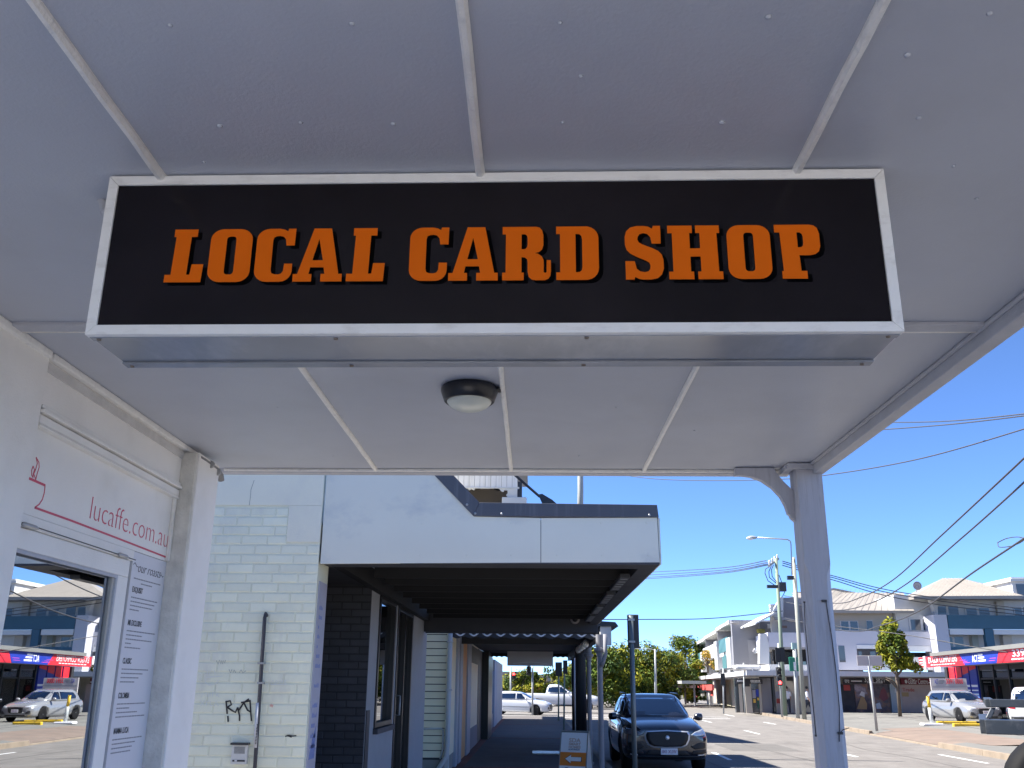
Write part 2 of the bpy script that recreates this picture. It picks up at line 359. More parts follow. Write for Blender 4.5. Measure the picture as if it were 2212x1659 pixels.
# corner post: square head, stop-chamfered shaft
PX0, PX1, PY0, PY1 = at_y(1724, 1060, 4.93).x, at_y(1779, 1060, 4.93).x, 4.93, 5.07
pb = MB(); lev = [(-.0, .026), (2.17, .026), (2.22, .022), (2.255, .008), (2.27, .0015), (ZS - .012, .0015)]
for (z, c) in lev:
    for (x, y) in [(PX0 + c, PY0), (PX1 - c, PY0), (PX1, PY0 + c), (PX1, PY1 - c), (PX1 - c, PY1), (PX0 + c, PY1), (PX0, PY1 - c), (PX0, PY0 + c)]: pb.v.append((x, y, z))
for i in range(len(lev) - 1):
    for j in range(8): a = i * 8 + j; b = i * 8 + (j + 1) % 8; pb.f.append((a, b, b + 8, a + 8))
M_post = mat('post_paint', (.47, .475, .53), .5, .07, 6, .3, 45, bstretch=(1, 1, .06), stretch=(5, 5, .4), dirt=(.33, .33, .36), dscale=9, damt=.6, dstretch=(7, 7, .5))
post = pb.build('post', M_post, aw)
B('post_cap', M_trim, aw, PX0 - .05, PX1 + .015, PY0 - .03, PY0 - .002, ZS - .034, ZS - .003, bevel=.004)
B('post_cap', M_trim, aw, PX0 - .055, PX0 - .012, PY0 - .001, PY1 + .03, ZS - .034, ZS - .003, bevel=.004)
# fretted bracket between beam and post, cut from one board
br = [(1588, 1010), (1588, 1027), (1600, 1026.5), (1622, 1029), (1646, 1038), (1668, 1053), (1686, 1072), (1697, 1092), (1703, 1110), (1707, 1112), (1709, 1118), (1717, 1125), (1726, 1128), (1731, 1131), (1732, 1127), (1727, 1059), (1712, 1058), (1694, 1041), (1680, 1025), (1672, 1010)]
BY = 5.02
MB().prism([at_y(x, y, BY) for (x, y) in br], (0, .04, 0)).build('bracket', M_post, aw, bevel=.002)
# thin cables clipped to the post
def post_cable(pts, y): return MB().tube([at_y(a, b, y) for a, b in pts], .0022, 5).build('cable', M_cable, aw)
post_cable([ev(K6, *p) for p in [(985, 858), (1000, 960), (1020, 1080), (1042, 1250), (1056, 1400), (1065, 1500), (1064, 1640), (1064, 1690)]], PY0 - .004)
post_cable([ev(K6, *p) for p in [(855, 862), (860, 1000), (880, 1200), (910, 1500), (925, 1659)]], PY0 + .05)
post_cable([ev(K6, *p) for p in [(1064, 1645), (1085, 1620), (1122, 1608)]], PY0 - .006)
for (x, y) in [(972, 855), (1068, 1640)]:
    q = at_y(*ev(K6, x, y), PY0); B('clip', M_cable, aw, q.x - .012, q.x + .012, PY0 - .012, PY0, q.z - .006, q.z + .006)
for (x, y) in [(866, 862), (935, 1655)]:
    q = at_y(*ev(K6, x, y), PY0 + .05); B('clip', M_cable, aw, q.x - .014, PX0 + .002, PY0 + .046, PY0 + .052, q.z - .004, q.z + .004)
# grey conduit bend by the shop pilaster
cp = [at_x(*ev(K1, a, b), -1.72) for a, b in [(1850, 1420), (1905, 1455), (1965, 1500), (2020, 1540), (2060, 1600), (2065, 1640)]]
MB().tube(cp, .017, 10).build('conduit', mat('conduit_grey', (.24, .24, .24), .6, .1, 20), aw, smooth=True)
for (a, b) in [(1968, 1490), (2030, 1560)]:
    q = at_x(*ev(K1, a, b), -1.705); MB().lathe([(.020, -.008), (.020, .008)], q, 10, 'Y').build('saddle', M_steel, aw)

# ================================================================== THE HANGING SIGN
SY = 1.932; x0 = at_y(180, 724, SY).x; x1 = at_y(1950, 716, SY).x; SZ0 = 2.393; SZ1 = ZS - .004; SD = .215
sg = thing('hanging_sign', ((x0 + x1) / 2, SY + SD / 2, SZ1), 'long black lightbox sign reading LOCAL CARD SHOP in orange, hung under the awning', 'shop sign')
sg.rotation_euler.z = -.0115
M_case = mat('sign_case_grey', (.25, .275, .325), .17, .10, 2.5, .012, 30, dirt=(.40, .43, .50), dscale=2.2, damt=.6, dstretch=(2.2, .8, 1))
M_face = mat('sign_face_acrylic', (.011, .009, .012), .05, .25, 3, spec=.22)
B('case', M_case, sg, x0 + .004, x1 - .004, SY + .006, SY + SD, SZ0 + .002, SZ1, bevel=.002)
fw_ = .0235
def bar(pts): return MB().prism([(a, SY - .004, b) for a, b in pts], (0, .022, 0)).build('frame_bar', M_alu, sg, bevel=.0012)
bar([(x0, SZ0), (x1, SZ0), (x1 - fw_, SZ0 + fw_), (x0 + fw_, SZ0 + fw_)]); bar([(x0, SZ1), (x0 + fw_, SZ1 - fw_), (x1 - fw_, SZ1 - fw_), (x1, SZ1)])
bar([(x0, SZ0 + .0008), (x0 + fw_, SZ0 + fw_ + .0008), (x0 + fw_, SZ1 - fw_ - .0008), (x0, SZ1 - .0008)]); bar([(x1, SZ0 + .0008), (x1, SZ1 - .0008), (x1 - fw_, SZ1 - fw_ - .0008), (x1 - fw_, SZ0 + fw_ + .0008)])
B('face', M_face, sg, x0 + fw_ - .003, x1 - fw_ + .003, SY + .0015, SY + .0055, SZ0 + fw_ - .003, SZ1 - fw_ + .003)
# lip along the back lower edge and a shallow lip in front, with screws
B('lip', M_case, sg, x0 + .004, x1 - .004, SY + SD - .030, SY + SD + .002, SZ0 - .004, SZ0 + .0015, bevel=.001)
B('lip', M_case, sg, x0 + .004, x1 - .004, SY + .012, SY + .034, SZ0 - .002, SZ0 + .0015, bevel=.001)
scr = MB().lathe([(.0055, .001), (.005, -.0025), (.0022, -.004)], (0, 0, 0), 10).mesh('screw', True); scr.materials.append(mat('rusty_screw', (.16, .13, .11), .6, .3, 80))
for fx in (.012, .31, .62, .985):
    for (yy, zz) in ((SY + .022, SZ0 - .002), (SY + SD - .013, SZ0 - .004)):
        k = mobj('screw', scr, None, sg); k.location = (x0 + (x1 - x0) * fx, yy, zz)
# slab-serif lettering, cut as solid letters
def c_outer(): return arc(.24, .76, .24, 180, 95, 7) 
LET = {
 'L': (.74, [[(0, 0), (.73, 0), (.75, .335), (.52, .335), (.495, .14), (.43, .14), (.45, .86), (.57, .86), (.57, 1), (.10, 1), (.10, .86), (.145, .86), (.12, .14), (0, .14)]]),
 'O': (.84, [arc(.59, .2, .25, -90, 0, 6, .2) + arc(.59, .8, .25, 0, 90, 6, .2) + arc(.25, .8, .25, 90, 180, 6, .2) + arc(.25, .2, .25, 180, 270, 6, .2), rrect(.325, .14, .515, .86, .06, 3)]),
 'C': (.77, [arc(.25, .8, .25, 180, 90, 6, .2) + [(.45, 1.0), (.54, .985), (.61, .95), (.625, 1), (.77, 1), (.765, .68), (.60, .68), (.58, .80), (.53, .85), (.46, .865)] + [(.40, .86), (.345, .84), (.325, .78), (.325, .22), (.345, .16), (.40, .14), (.48, .135), (.54, .15), (.575, .20), (.585, .335), (.745, .335), (.745, .2)] + arc(.52, .2, .225, 0, -90, 5, .2) + arc(.25, .2, .25, 270, 180, 6, .2)]),
 'A': (.97, [[(0, 0), (.37, 0), (.37, .14), (.305, .14), (.335, .265), (.60, .265), (.625, .14), (.55, .14), (.55, 0), (.97, 0), (.97, .14), (.90, .14), (.71, 1), (.36, 1), (.085, .14), (0, .14)], [(.365, .395), (.575, .395), (.475, .80)]]),
 'R': (.95, [[(0, 0), (.42, 0), (.42, .14), (.375, .14), (.375, .43), (.44, .425), (.485, .39), (.495, .33), (.495, .16), (.52, .06), (.58, .01), (.66, 0), (.83, 0), (.90, .025), (.94, .08), (.95, .17), (.95, .37), (.87, .37), (.865, .15), (.84, .13), (.81, .15), (.81, .36), (.775, .44), (.70, .49), (.63, .505), (.72, .525), (.78, .575), (.805, .66), (.805, .84), (.78, .93), (.73, .985), (.66, 1), (0, 1), (0, .86), (.065, .86), (.065, .14), (0, .14)], [(.375, .575), (.45, .58), (.485, .615), (.495, .66), (.495, .79), (.48, .84), (.445, .86), (.375, .86)]]),
 'D': (.83, [[(0, 0), (.60, 0)] + arc(.58, .22, .25, -80, 0, 5, .22) + arc(.58, .78, .25, 0, 80, 5, .22) + [(.60, 1), (0, 1), (0, .86), (.075, .86), (.075, .14), (0, .14)], [(.38, .14), (.455, .145), (.495, .175), (.51, .24), (.51, .76), (.495, .825), (.455, .855), (.38, .86)]]),
 'S': (.74, [[(0, 0), (.165, 0), (.18, .05), (.25, .015), (.33, 0), (.50, 0), (.62, .025), (.70, .09), (.74, .20), (.74, .36), (.71, .46), (.64, .53), (.52, .585), (.34, .65), (.27, .69), (.245, .74), (.255, .80), (.29, .845), (.36, .865), (.44, .85), (.50, .79), (.525, .665), (.70, .665), (.70, 1), (.56, 1), (.54, .945), (.47, .985), (.38, 1), (.24, 1), (.11, .97), (.03, .90), (0, .80), (0, .65), (.03, .55), (.10, .48), (.22, .42), (.40, .35), (.465, .31), (.485, .255), (.475, .19), (.44, .15), (.37, .135), (.28, .15), (.215, .20), (.18, .34), (0, .34)]]),
 'H': (1.04, [[(0, 0), (.48, 0), (.48, .14), (.425, .14), (.425, .42), (.625, .42), (.625, .14), (.56, .14), (.56, 0), (1.04, 0), (1.04, .14), (.965, .14), (.955, .86), (1.01, .86), (1.01, 1), (.545, 1), (.545, .86), (.625, .86), (.625, .57), (.425, .57), (.425, .86), (.48, .86), (.48, 1), (0, 1), (0, .86), (.085, .86), (.085, .14), (0, .14)]]),
 'P': (.87, [[(.09, 0), (.57, 0), (.57, .14), (.46, .14), (.45, .43), (.66, .43), (.76, .45), (.83, .50), (.865, .59), (.865, .83), (.83, .94), (.77, .985), (.68, 1), (0, 1), (0, .86), (.10, .86), (.125, .14), (.09, .14)], [(.43, .575), (.50, .58), (.535, .61), (.545, .66), (.545, .78), (.53, .83), (.495, .855), (.43, .86)]]),
}
lay = [('L', 0), ('O', .82), ('C', 1.72), ('A', 2.47), ('L', 3.49), ('C', 4.68), ('A', 5.43), ('R', 6.45), ('D', 7.47), ('S', 8.77), ('H', 9.58), ('O', 10.69), ('P', 11.59)]
lx0 = at_y(350, 608, SY).x; lx1 = at_y(1780, 602, SY).x; lz0 = at_y(1070, 606, SY).z; lz1 = at_y(1070, 491, SY).z
sx = (lx1 - lx0) / 12.46; sz = lz1 - lz0
M_orl = mat('orange_vinyl', (.76, .140, .004), .4, .03, 8, spec=.12); M_shl = mat('letter_shadow', (.0015, .0015, .002), .6, spec=.02)
for (ch, off) in lay:
    loops = [[((off + .012 + a * .965) * sx, b * sz) for a, b in lp] for lp in LET[ch][1]]
    shape('letter', loops, frame((lx0, SY - .0004, lz0), (1, 0, 0), (0, 0, 1)), M_orl, sg, .0012)
    shape('letter_shadow', [[(a + .010 * 1, b - .0075) for a, b in lp] for lp in loops], frame((lx0, SY + .0009, lz0), (1, 0, 0), (0, 0, 1)), M_shl, sg, .0006)
fl = [at_y(*p, SY + .12) for p in [(196, 412), (207, 417), (216, 426), (220, 440), (222, 455)]]
fc = MB(); N = 40
def cat(P, t):
    k = min(int(t * (len(P) - 1)), len(P) - 2); return P[k].lerp(P[k + 1], t * (len(P) - 1) - k)
fc.tube([cat(fl, i / N) for i in range(N + 1)] + [Vector((x0 + .01, SY + .12, fl[-1].z - .01))], [.010 if i % 2 else .0125 for i in range(N + 2)], 10).build('flexible_conduit', M_trim, sg, smooth=False)

# ================================================================== CEILING LIGHT
lc = at_z(1012, 838, ZS); lc = Vector((-.262, 3.60, ZS))
lt = thing('ceiling_light', lc, 'round bulkhead light with black rim and frosted dome on the soffit behind the sign', 'light')
MB().lathe([(.112, -.0005), (.116, -.006), (.116, -.018), (.102, -.058), (.098, -.062), (.088, -.060)], lc, 40).build('rim', mat('black_rim', (.012, .013, .02), .3), lt, smooth=True)
MB().lathe([(.092, -.056), (.088, -.066), (.075, -.080), (.055, -.091), (.030, -.098), (.004, -.100)], lc, 40).build('diffuser', mat('frosted_dome', (.70, .72, .64), .3), lt, smooth=True)
B('tab', mat('black_rim', (0, 0, 0)), lt, lc.x + .108, lc.x + .128, lc.y - .02, lc.y + .02, ZS - .016, ZS - .002, bevel=.003)

# ================================================================== THE CAFE SHOPFRONT (left)
SX = -1.79
sh = thing('cafe_shopfront', (-2.4, 3, 0), 'white painted cafe shopfront on the left with glazed door and red lettering above it', 'shopfront')
B('side_wall', M_shopwhite, sh, -9, SX - .02, 4.60, 4.905, 0, 4.2)
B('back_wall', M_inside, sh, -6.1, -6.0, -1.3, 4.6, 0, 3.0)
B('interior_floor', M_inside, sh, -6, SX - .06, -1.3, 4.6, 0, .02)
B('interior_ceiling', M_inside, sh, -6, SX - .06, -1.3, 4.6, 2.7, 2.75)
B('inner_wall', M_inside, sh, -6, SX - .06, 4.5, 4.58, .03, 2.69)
B('rear_wall', M_shopwhite, sh, -9, SX - .251, -1.4, -1.31, 0, ZS + .049)
B('parapet', M_shopwhite, sh, -9, SX - .02, -1.4, 4.595, ZS + .05, 4.2)
B('pier', M_shopwhite, sh, SX - .25, SX + .016, -1.4, 3.185, 0, ZS + .03, bevel=.004)           # plain wall left of the door
B('head_panel', M_shopwhite, sh, SX - .06, SX + .004, 3.19, 4.58, 2.60, ZS + .03)             # between cornice and moulding
B('transom_panel', M_shopwhite, sh, SX - .06, SX - .012, 3.19, 4.58, 2.215, 2.595)
# moulding over the door: three stacked profiles
for (za, zb, d) in [(2.592, 2.606, .016), (2.574, 2.588, .026), (2.536, 2.568, .013), (2.524, 2.533, .018)]: B('moulding', M_shopwhite, sh, SX - .012, SX + d, 3.192, 4.578, za, zb, bevel=.003)
B('moulding', M_shopwhite, sh, SX - .012, SX + .006, 4.562, 4.578, 2.216, 2.528, bevel=.003)
B('fascia_strip', mat('bare_grey_strip', (.62, .61, .60), .7, .1, 12, .3, 90, dirt=(.7, .7, .7), dscale=14, damt=.8, dstretch=(1, .25, 3)), sh, SX + .004, SX + .010, 3.195, 4.80, 2.730, 2.766)
# pilaster with a darker, blotchy strip along its edge
B('pilaster', M_shopwhite, sh, SX - .03, -1.705, 4.60, 4.92, 0, ZS - .03, bevel=.006)
B('edge_strip', mat('darker_edge', (.70, .68, .63), .8, .15, 10, .6, 50, dirt=(.45, .42, .38), dscale=9, damt=.6, dstretch=(1, 1, .4)), sh, SX - .02, -1.712, 4.582, 4.599, 0, 2.765, bevel=.004)
# narrow menu panel between door and pilaster
mp = B('menu_panel', mat('menu_white', (.70, .70, .74), .4, .02, 4), sh, SX - .05, SX - .010, 4.19, 4.58, 0, 2.212)
# door: frame, leaf, pane
df = B('door_frame', M_shopwhite, sh, SX - .05, SX - .006, 3.19, 4.186, 2.168, 2.213, bevel=.002)
door = MB(); 
door.box(SX - .045, SX - .010, 3.192, 4.165, 2.092, 2.166); door.box(SX - .045, SX - .010, 4.062, 4.165, .02, 2.0915); door.box(SX - .045, SX - .010, 3.192, 4.0615, .02, .25)
door = door.build('door', M_shopwhite, sh, bevel=.003)
M_doorgl = mirror_glass('shop_glass', (.22, .24, .25), (.90, .94, .97), .66)
MB().hexa([(SX - .028, 3.192, .252), (SX - .022, 3.192, .252), (SX - .022, 4.060, .252), (SX - .028, 4.060, .252), (SX - .0425, 3.192, 2.0905), (SX - .0365, 3.192, 2.0905), (SX - .0365, 4.060, 2.0905), (SX - .0425, 4.060, 2.0905)]).build('pane', M_doorgl, door)
B('glazing_bead', M_trim, door, SX - .021, SX - .011, 3.192, 4.06, 2.078, 2.091); B('glazing_bead', M_trim, door, SX - .021, SX - .011, 4.048, 4.0605, .252, 2.0775)
# rod with two fittings over the door
rz = 2.171; rod = MB().tube([(SX + .012, 3.195, rz + .004), (SX + .012, 4.165, rz - .001)], .0022, 6).build('door_rod', M_cable, sh)
for (ya, yb) in ((3.195, 3.305), (3.985, 4.085)): MB().tube([(SX + .012, ya, rz), (SX + .012, ya + .01, rz), (SX + .012, yb - .02, rz), (SX + .012, yb, rz)], [.004, .009, .009, .004], 10).build('rod_fitting', M_steel, rod, smooth=True)
# lettering
M_pink = mat('red_vinyl', (.62, .07, .115), .45)
fr = frame((SX - .0115, 0, 0), (0, 1, 0), (0, 0, 1))
def wl2(pts, crop): return [(q.y, q.z) for q in (at_x(*ev(crop, *p), SX - .011) for p in pts)]
def stroke(name, pts, crop, w): return shape(name, [ribbon(wl2(pts, crop), w)], fr, M_pink, sh, .0012)
stroke('line', [(368, 585), (740, 718), (1200, 893), (1770, 1115)], T7, .008)
stroke('cup_outline', [(275, 262), (380, 308), (478, 352)], T7, .009)
stroke('cup_outline', [(476, 350), (468, 430), (448, 500), (415, 550), (368, 585)], T7, .005)
stroke('cup_outline', [(232, 508), (252, 545)], T7, .006)
stroke('steam', [(382, 55), (412, 110), (414, 160), (395, 220), (378, 290)], T7, .004); stroke('steam', [(382, 55), (395, 120), (378, 180), (358, 230), (378, 290)], T7, .004)
stroke('steam', [(350, 148), (365, 185), (352, 230), (350, 270)], T7, .004); stroke('steam', [(350, 148), (335, 195), (335, 240), (350, 270)], T7, .004)
ly0 = wl2([(515, 205)], K2)[0]; ly1 = wl2([(975, 385)], K2)[0]
text('lettering', 'lucaffe.com.au', frame((SX - .0112, ly0[0] - .004, 2.279), (0, 1, 0), (0, 0, 1)), .138, M_pink, sh, bold=-.0028, width=ly1[0] - ly0[0] - .02)
M_menu = mat('menu_print', (.05, .05, .055), .6)
def mt(b, y, z, size, w=None, bold=0, sh_=0): return text('menu_text', b, frame((SX - .0095, y, z), (0, 1, 0), (0, 0, 1)), size, M_menu, mp, bold=bold, width=w, shear=sh_)
mt('our roasts', 4.25, 2.128, .062, .27, -.0008, .35)
shape('menu_text', [ribbon([(4.20, 2.155), (4.215, 2.165), (4.24, 2.150), (4.262, 2.150)], .0025)], frame((SX - .0095, 0, 0), (0, 1, 0), (0, 0, 1)), M_menu, mp)
shape('menu_text', [ribbon([(4.515, 2.140), (4.53, 2.146), (4.55, 2.136), (4.56, 2.142)], .0025)], frame((SX - .0095, 0, 0), (0, 1, 0), (0, 0, 1)), M_menu, mp)
def scribble(y, z, w, h=.0048):                        # a line of print too small to read: little word blocks
    loops = []; a = y
    while a < y + w:
        b = min(a + random.uniform(.010, .034), y + w); loops.append([(a, z), (b, z), (b, z + h), (a, z + h)]); a = b + .005
    return shape('menu_text', loops, frame((SX - .0095, 0, 0), (0, 1, 0), (0, 0, 1)), mat('menu_print_grey', (.26, .26, .28), .6), mp)
zz = 2.095
scribble(4.225, zz, .31); scribble(4.31, zz - .018, .13); zz -= .058
for (head, hw, lines) in [('EXQUISIT', .115, [.30, .27, .25, .10]), ('MR EXCLUSIVE', .15, [.32, .17, .29, .06, .17]), ('CLASSIC', .09, [.29, .23, .19, .15]),
                          ('COLOMBIA', .115, [.30, .13, .22, .31]), ('MAMMA LUCIA', .155, [.31, .24, .21, .2])]:
    mt(head, 4.222, zz, .034, hw, .0006); zz -= .026
    for w in lines: scribble(4.222, zz, w); zz -= .0178
    zz -= .048
zz -= .03
scribble(4.30, zz, .15); scribble(4.222, zz - .018, .30); scribble(4.222, zz - .036, .13); mt('NEL', 4.24, zz - .095, .03, .05, .0006)
scribble(4.222, zz - .19, .22); scribble(4.222, zz - .208, .34, .008); scribble(4.24, zz - .226, .28)
# ================================================================== THE BRICK BUILDING NEXT DOOR
BY0 = 8.6; WX = -1.97
M_brick = mat('painted_brick', (.80, .82, .67), .62, .04, 3, .35, 45, dirt=(.60, .60, .56), dscale=1.3, damt=.75, dstretch=(2.2, 1, .8), var2=.045, world=True)
M_mortar = mat('painted_joint', (.73, .745, .61), .7, .05, 6, .3, 60)
M_brickd = mat('charcoal_brick', (.055, .058, .07), .65, .1, 4, .4, 45, var2=.15, world=True)
M_brickm = mat('grey_brick', (.36, .37, .39), .65, .05, 3, .4, 45, var2=.06)
M_char = mat('charcoal_paint', (.045, .047, .058), .55, .08, 2)
bk = thing('brick_building', (-4, 13, 0), 'pale green painted brick building beyond the cafe with a dark entry recess', 'building')
B('wall', M_mortar, bk, -9, WX - .004, BY0 - .002, 9.03, 0, 4.7)
B('wall', M_mortar, bk, -9, WX - .3, 9.04, 11.55, 2.9, 4.7); B('wall', M_brickm, bk, -9, WX, 11.56, 12.16, 0, 4.7)
B('wall', M_brickm, bk, -2.5, WX, 12.16, 13.60, 0, 1.13); B('wall', M_brickm, bk, -2.5, WX, 12.16, 15.60, 2.78, 4.7)
B('wall', M_brickm, bk, -9, WX, 15.60, 17.75, 0, 4.7); B('wall', M_brickm, bk, -2.5, WX, 13.60, 13.86, 0, 2.775)
B('sun_block_wing', M_mortar, bk, -9, -2.32, 17.76, 19.0, 0, 7.0)  # hidden wing added to keep the sun off the pavement board
B('recess_back', M_inside, bk, -3.4, -3.3, 9.0, 11.5, 0, 2.9); B('recess_soffit', M_char, bk, -3.3, WX, 9.04, 11.54, 2.80, 2.86)
B('recess_wall', M_char, bk, -3.3, WX - .31, 9.032, 9.06, 0, 2.8)
B('door_leaf', M_black, bk, -2.32, -2.26, 9.07, 9.16, 0, 2.8)
# render patch over the corner and the rendered head of the wall
M_render = mat('stained_render', (.82, .81, .67), .7, .04, 1.2, .2, 60, dirt=(.68, .67, .61), dscale=1.4, damt=.6, dstretch=(1.2, 1, .6))
B('render_coat', M_render, bk, -9, WX - .006, BY0 - .014, BY0 - .003, 3.235, 4.7)
B('render_coat', M_render, bk, -2.285, WX - .006, BY0 - .0135, BY0 - .003, 2.895, 3.233)
MB().tube([(p.x, BY0 - .0125, p.z) for p in (at_y(*ev(K3, *q), BY0) for q in [(342, 125), (325, 175), (322, 215), (316, 258)])], .003, 5).build('crack', mat('crack_dark', (.2, .21, .2), .9), bk)
def brick_mesh(w, h, d=.02):
    b = MB(); e = .006
    b.v += [(0, d, 0), (w, d, 0), (w, d, h), (0, d, h), (0, e, 0), (w, e, 0), (w, e, h), (0, e, h), (e, 0, e), (w - e, 0, e), (w - e, 0, h - e), (e, 0, h - e)]
    b.f += [(8, 9, 10, 11)] + [(i, (i + 1) % 4, 4 + (i + 1) % 4, 4 + i) for i in range(4)] + [(4 + i, 4 + (i + 1) % 4, 8 + (i + 1) % 4, 8 + i) for i in range(4)]
    return b.mesh('brick')
BH, BL, J = .0762, .23, .0105
cache = {}
def brick(w, m, loc, rz=0, tilt=True):
    k = (round(w, 3), m.name)
    if k not in cache: cache[k] = brick_mesh(k[0], BH); cache[k].materials.append(m)
    o = mobj('brick', cache[k], None, bk); o.location = Vector(loc) + Vector((0, random.uniform(-.0018, .0018), 0)) * (1 if rz == 0 else 0); o.rotation_euler.z = rz
    return o
z = .62; row = 0
while z + BH < 3.235:
    x = WX - .004; first = True
    while x > -3.25:
        w = BL if not (first and row % 2) else .11
        if first: w = (.23, .11, .17, .11)[row % 4]
        if z > 2.86 and x > -2.29 : x = -2.287; 
        w2 = min(w, x + 3.30)
        if w2 > .03: brick(w2, M_brick, (x - w2, BY0 - .008, z))
        x -= w + J; first = False
    z += BH + J; row += 1
z = .70; row = 0
while z + BH < 2.80:                                   # charcoal side wall of the recess
    x = WX - .002; first = True
    while x > -2.72:
        w = (.23, .11)[row % 2] if first else BL
        brick(w, M_brickd, (x - w, 11.545, z)); x -= w + J; first = False
    z += BH + J; row += 1
B('recess_mortar', mat('charcoal_joint', (.035, .037, .045), .8), bk, -3.3, WX - .003, 11.5505, 11.559, 0, 2.8)
# poster strip on the street face beside the opening
ps = B('poster_strip', mat('poster_lilac', (.40, .41, .50), .5, .05, 3), bk, WX - .003, WX + .006, 8.66, 8.99, .0, 2.55)
M_tape = mat('blue_print', (.16, .22, .48), .5)
for k in range(15):
    zz = 2.30 - k * .085
    if 6 < k < 11 and k % 2: continue
    loops = [[(8.72 + .05 * i, zz), (8.72 + .05 * i + .035, zz), (8.72 + .05 * i + .035, zz + random.uniform(.02, .05)), (8.72 + .05 * i, zz + .03)] for i in range(random.randint(1, 4))]
    shape('print', loops, frame((WX + .0065, 0, 0), (0, 1, 0), (0, 0, 1)), M_tape if k not in (7, 9) else M_white, ps)
shape('print', [[(8.70, 1.02), (8.92, 1.02), (8.92, 1.30), (8.80, 1.18)]], frame((WX + .0065, 0, 0), (0, 1, 0), (0, 0, 1)), M_tape, ps)
# window and door of the brick building
wf = MB(); wf.box(WX - .10, WX + .02, 12.16, 12.24, 1.14, 2.78).box(WX - .10, WX + .02, 13.50, 13.595, 1.14, 2.78).box(WX - .10, WX + .02, 12.241, 13.499, 2.70, 2.78).box(WX - .10, WX + .02, 12.241, 13.499, 1.14, 1.20)
wf = wf.build('window', M_black, bk, bevel=.004); B('pane', mirror_glass('dark_pane', (.05, .05, .06), (.7, .72, .75), .35), wf, WX - .05, WX - .044, 12.235, 13.505, 1.195, 2.705)
B('sill', M_char, wf, WX - .10, WX + .06, 12.14, 13.62, 1.07, 1.135, bevel=.005)
dr = MB(); dr.box(WX - .10, WX + .015, 13.861, 13.95, 0, 2.77).box(WX - .10, WX + .015, 15.50, 15.598, 0, 2.77).box(WX - .10, WX + .015, 13.951, 15.499, 2.68, 2.77)
dr = dr.build('door', M_black, bk, bevel=.004); B('pane', mirror_glass('dark_pane', (0, 0, 0), (0, 0, 0), 0), dr, WX - .06, WX - .052, 13.945, 15.505, .05, 2.685); B('mid_stile', M_black, dr, WX - .09, WX + .01, 14.68, 14.76, .02, 2.679)
MB().tube([(WX, 14.02, 1.50), (WX + .06, 14.02, 1.50), (WX + .06, 14.02, 1.24), (WX, 14.02, 1.24)], .013, 8).build('handle', M_steel, dr, smooth=True)
B('plinth_panel', M_dark, bk, WX - .2, WX + .012, 11.58, 11.80, 0, 1.36)
# pipe, intercom, graffiti on the brick face
fa = frame((0, BY0 - .0125, 0), (1, 0, 0), (0, 0, 1))
pt = at_y(*ev(K3, 400, 838), BY0 - .04); pl = at_y(*ev(K3, 345, 1645), BY0 - .04)
pp = thing('wall_pipe', (pl.x, BY0 - .04, 0), 'thin dark vertical pipe with a white sleeve on the green brick wall', 'pipe')
MB().tube([(pt.x, BY0, pt.z - .01), (pt.x, BY0 - .03, pt.z + .004), (pt.x - .002, BY0 - .045, pt.z - .03), (pl.x, BY0 - .045, pl.z), (pl.x - .01, BY0 - .045, .02)], .017, 10).build('pipe', mat('dark_pipe', (.05, .045, .05), .5, .2, 8), pp, smooth=True)
a = at_y(*ev(K3, 362, 1310), BY0 - .04); b = at_y(*ev(K3, 349, 1550), BY0 - .04)
MB().tube([(a.x, BY0 - .045, a.z), (b.x, BY0 - .045, b.z)], .0195, 10).build('sleeve', mat('white_sleeve', (.6, .6, .62), .5, .1, 40), pp, smooth=True)
for k in range(14): B('sleeve_print', M_blackprint, pp, b.x - .006 + random.uniform(0, .004), b.x + .008, BY0 - .0655, BY0 - .063, b.z + .03 + k * .012, b.z + .037 + k * .012)
for q in [(375, 1205), (378, 1100)]:
    c = at_y(*ev(K3, *q), BY0 - .04); B('clamp', M_steel, pp, c.x - .028, c.x + .028, BY0 - .065, BY0 - .005, c.z - .008, c.z + .008)
ia = at_y(*ev(K3, 222, 1535), BY0 - .05); ib = at_y(*ev(K3, 297, 1640), BY0 - .05)
ic = thing('intercom', (ia.x, BY0 - .03, ib.z), 'small white intercom box with grille on the brick wall beside the pipe', 'intercom')
B('housing', mat('intercom_white', (.62, .62, .60), .5, .05, 10), ic, ia.x, ib.x, BY0 - .05, BY0 - .008, ib.z, ia.z, bevel=.004)
B('hood', M_dark, ic, ia.x - .008, ib.x + .008, BY0 - .075, BY0 - .008, ia.z + .001, ia.z + .018)
for k in range(7): B('slot', M_blackprint, ic, ia.x + .022, ib.x - .022, BY0 - .0515, BY0 - .0495, ia.z - .02 - k * .008, ia.z - .0165 - k * .008)
B('button_row', M_blackprint, ic, ia.x + .015, ib.x - .015, BY0 - .052, BY0 - .0495, ib.z + .022, ib.z + .036); B('button', M_white, ic, ia.x + .035, ia.x + .055, BY0 - .054, BY0 - .0521, ib.z + .024, ib.z + .034)
def graff(name, m, label, strokes, w):
    b = MB()
    for k, st in enumerate(strokes):
        pts = [(p.x, p.z) for p in (at_y(*ev(K3, *q), BY0 - .0135) for q in st)]; n = len(pts); rb = ribbon(pts, w); d = BY0 - .0140 - .0004 * k
        for i in range(n - 1):
            a, c, e, f = rb[i], rb[i + 1], rb[2 * n - 2 - i], rb[2 * n - 1 - i]; b.quad((a[0], d, a[1]), (c[0], d, c[1]), (e[0], d, e[1]), (f[0], d, f[1]))
    return tag(b.build(name, m), label, 'graffiti')
M_spray = mat('black_spray', (.02, .02, .022), .6); M_chalk = mat('chalk_white', (.70, .73, .70), .8)
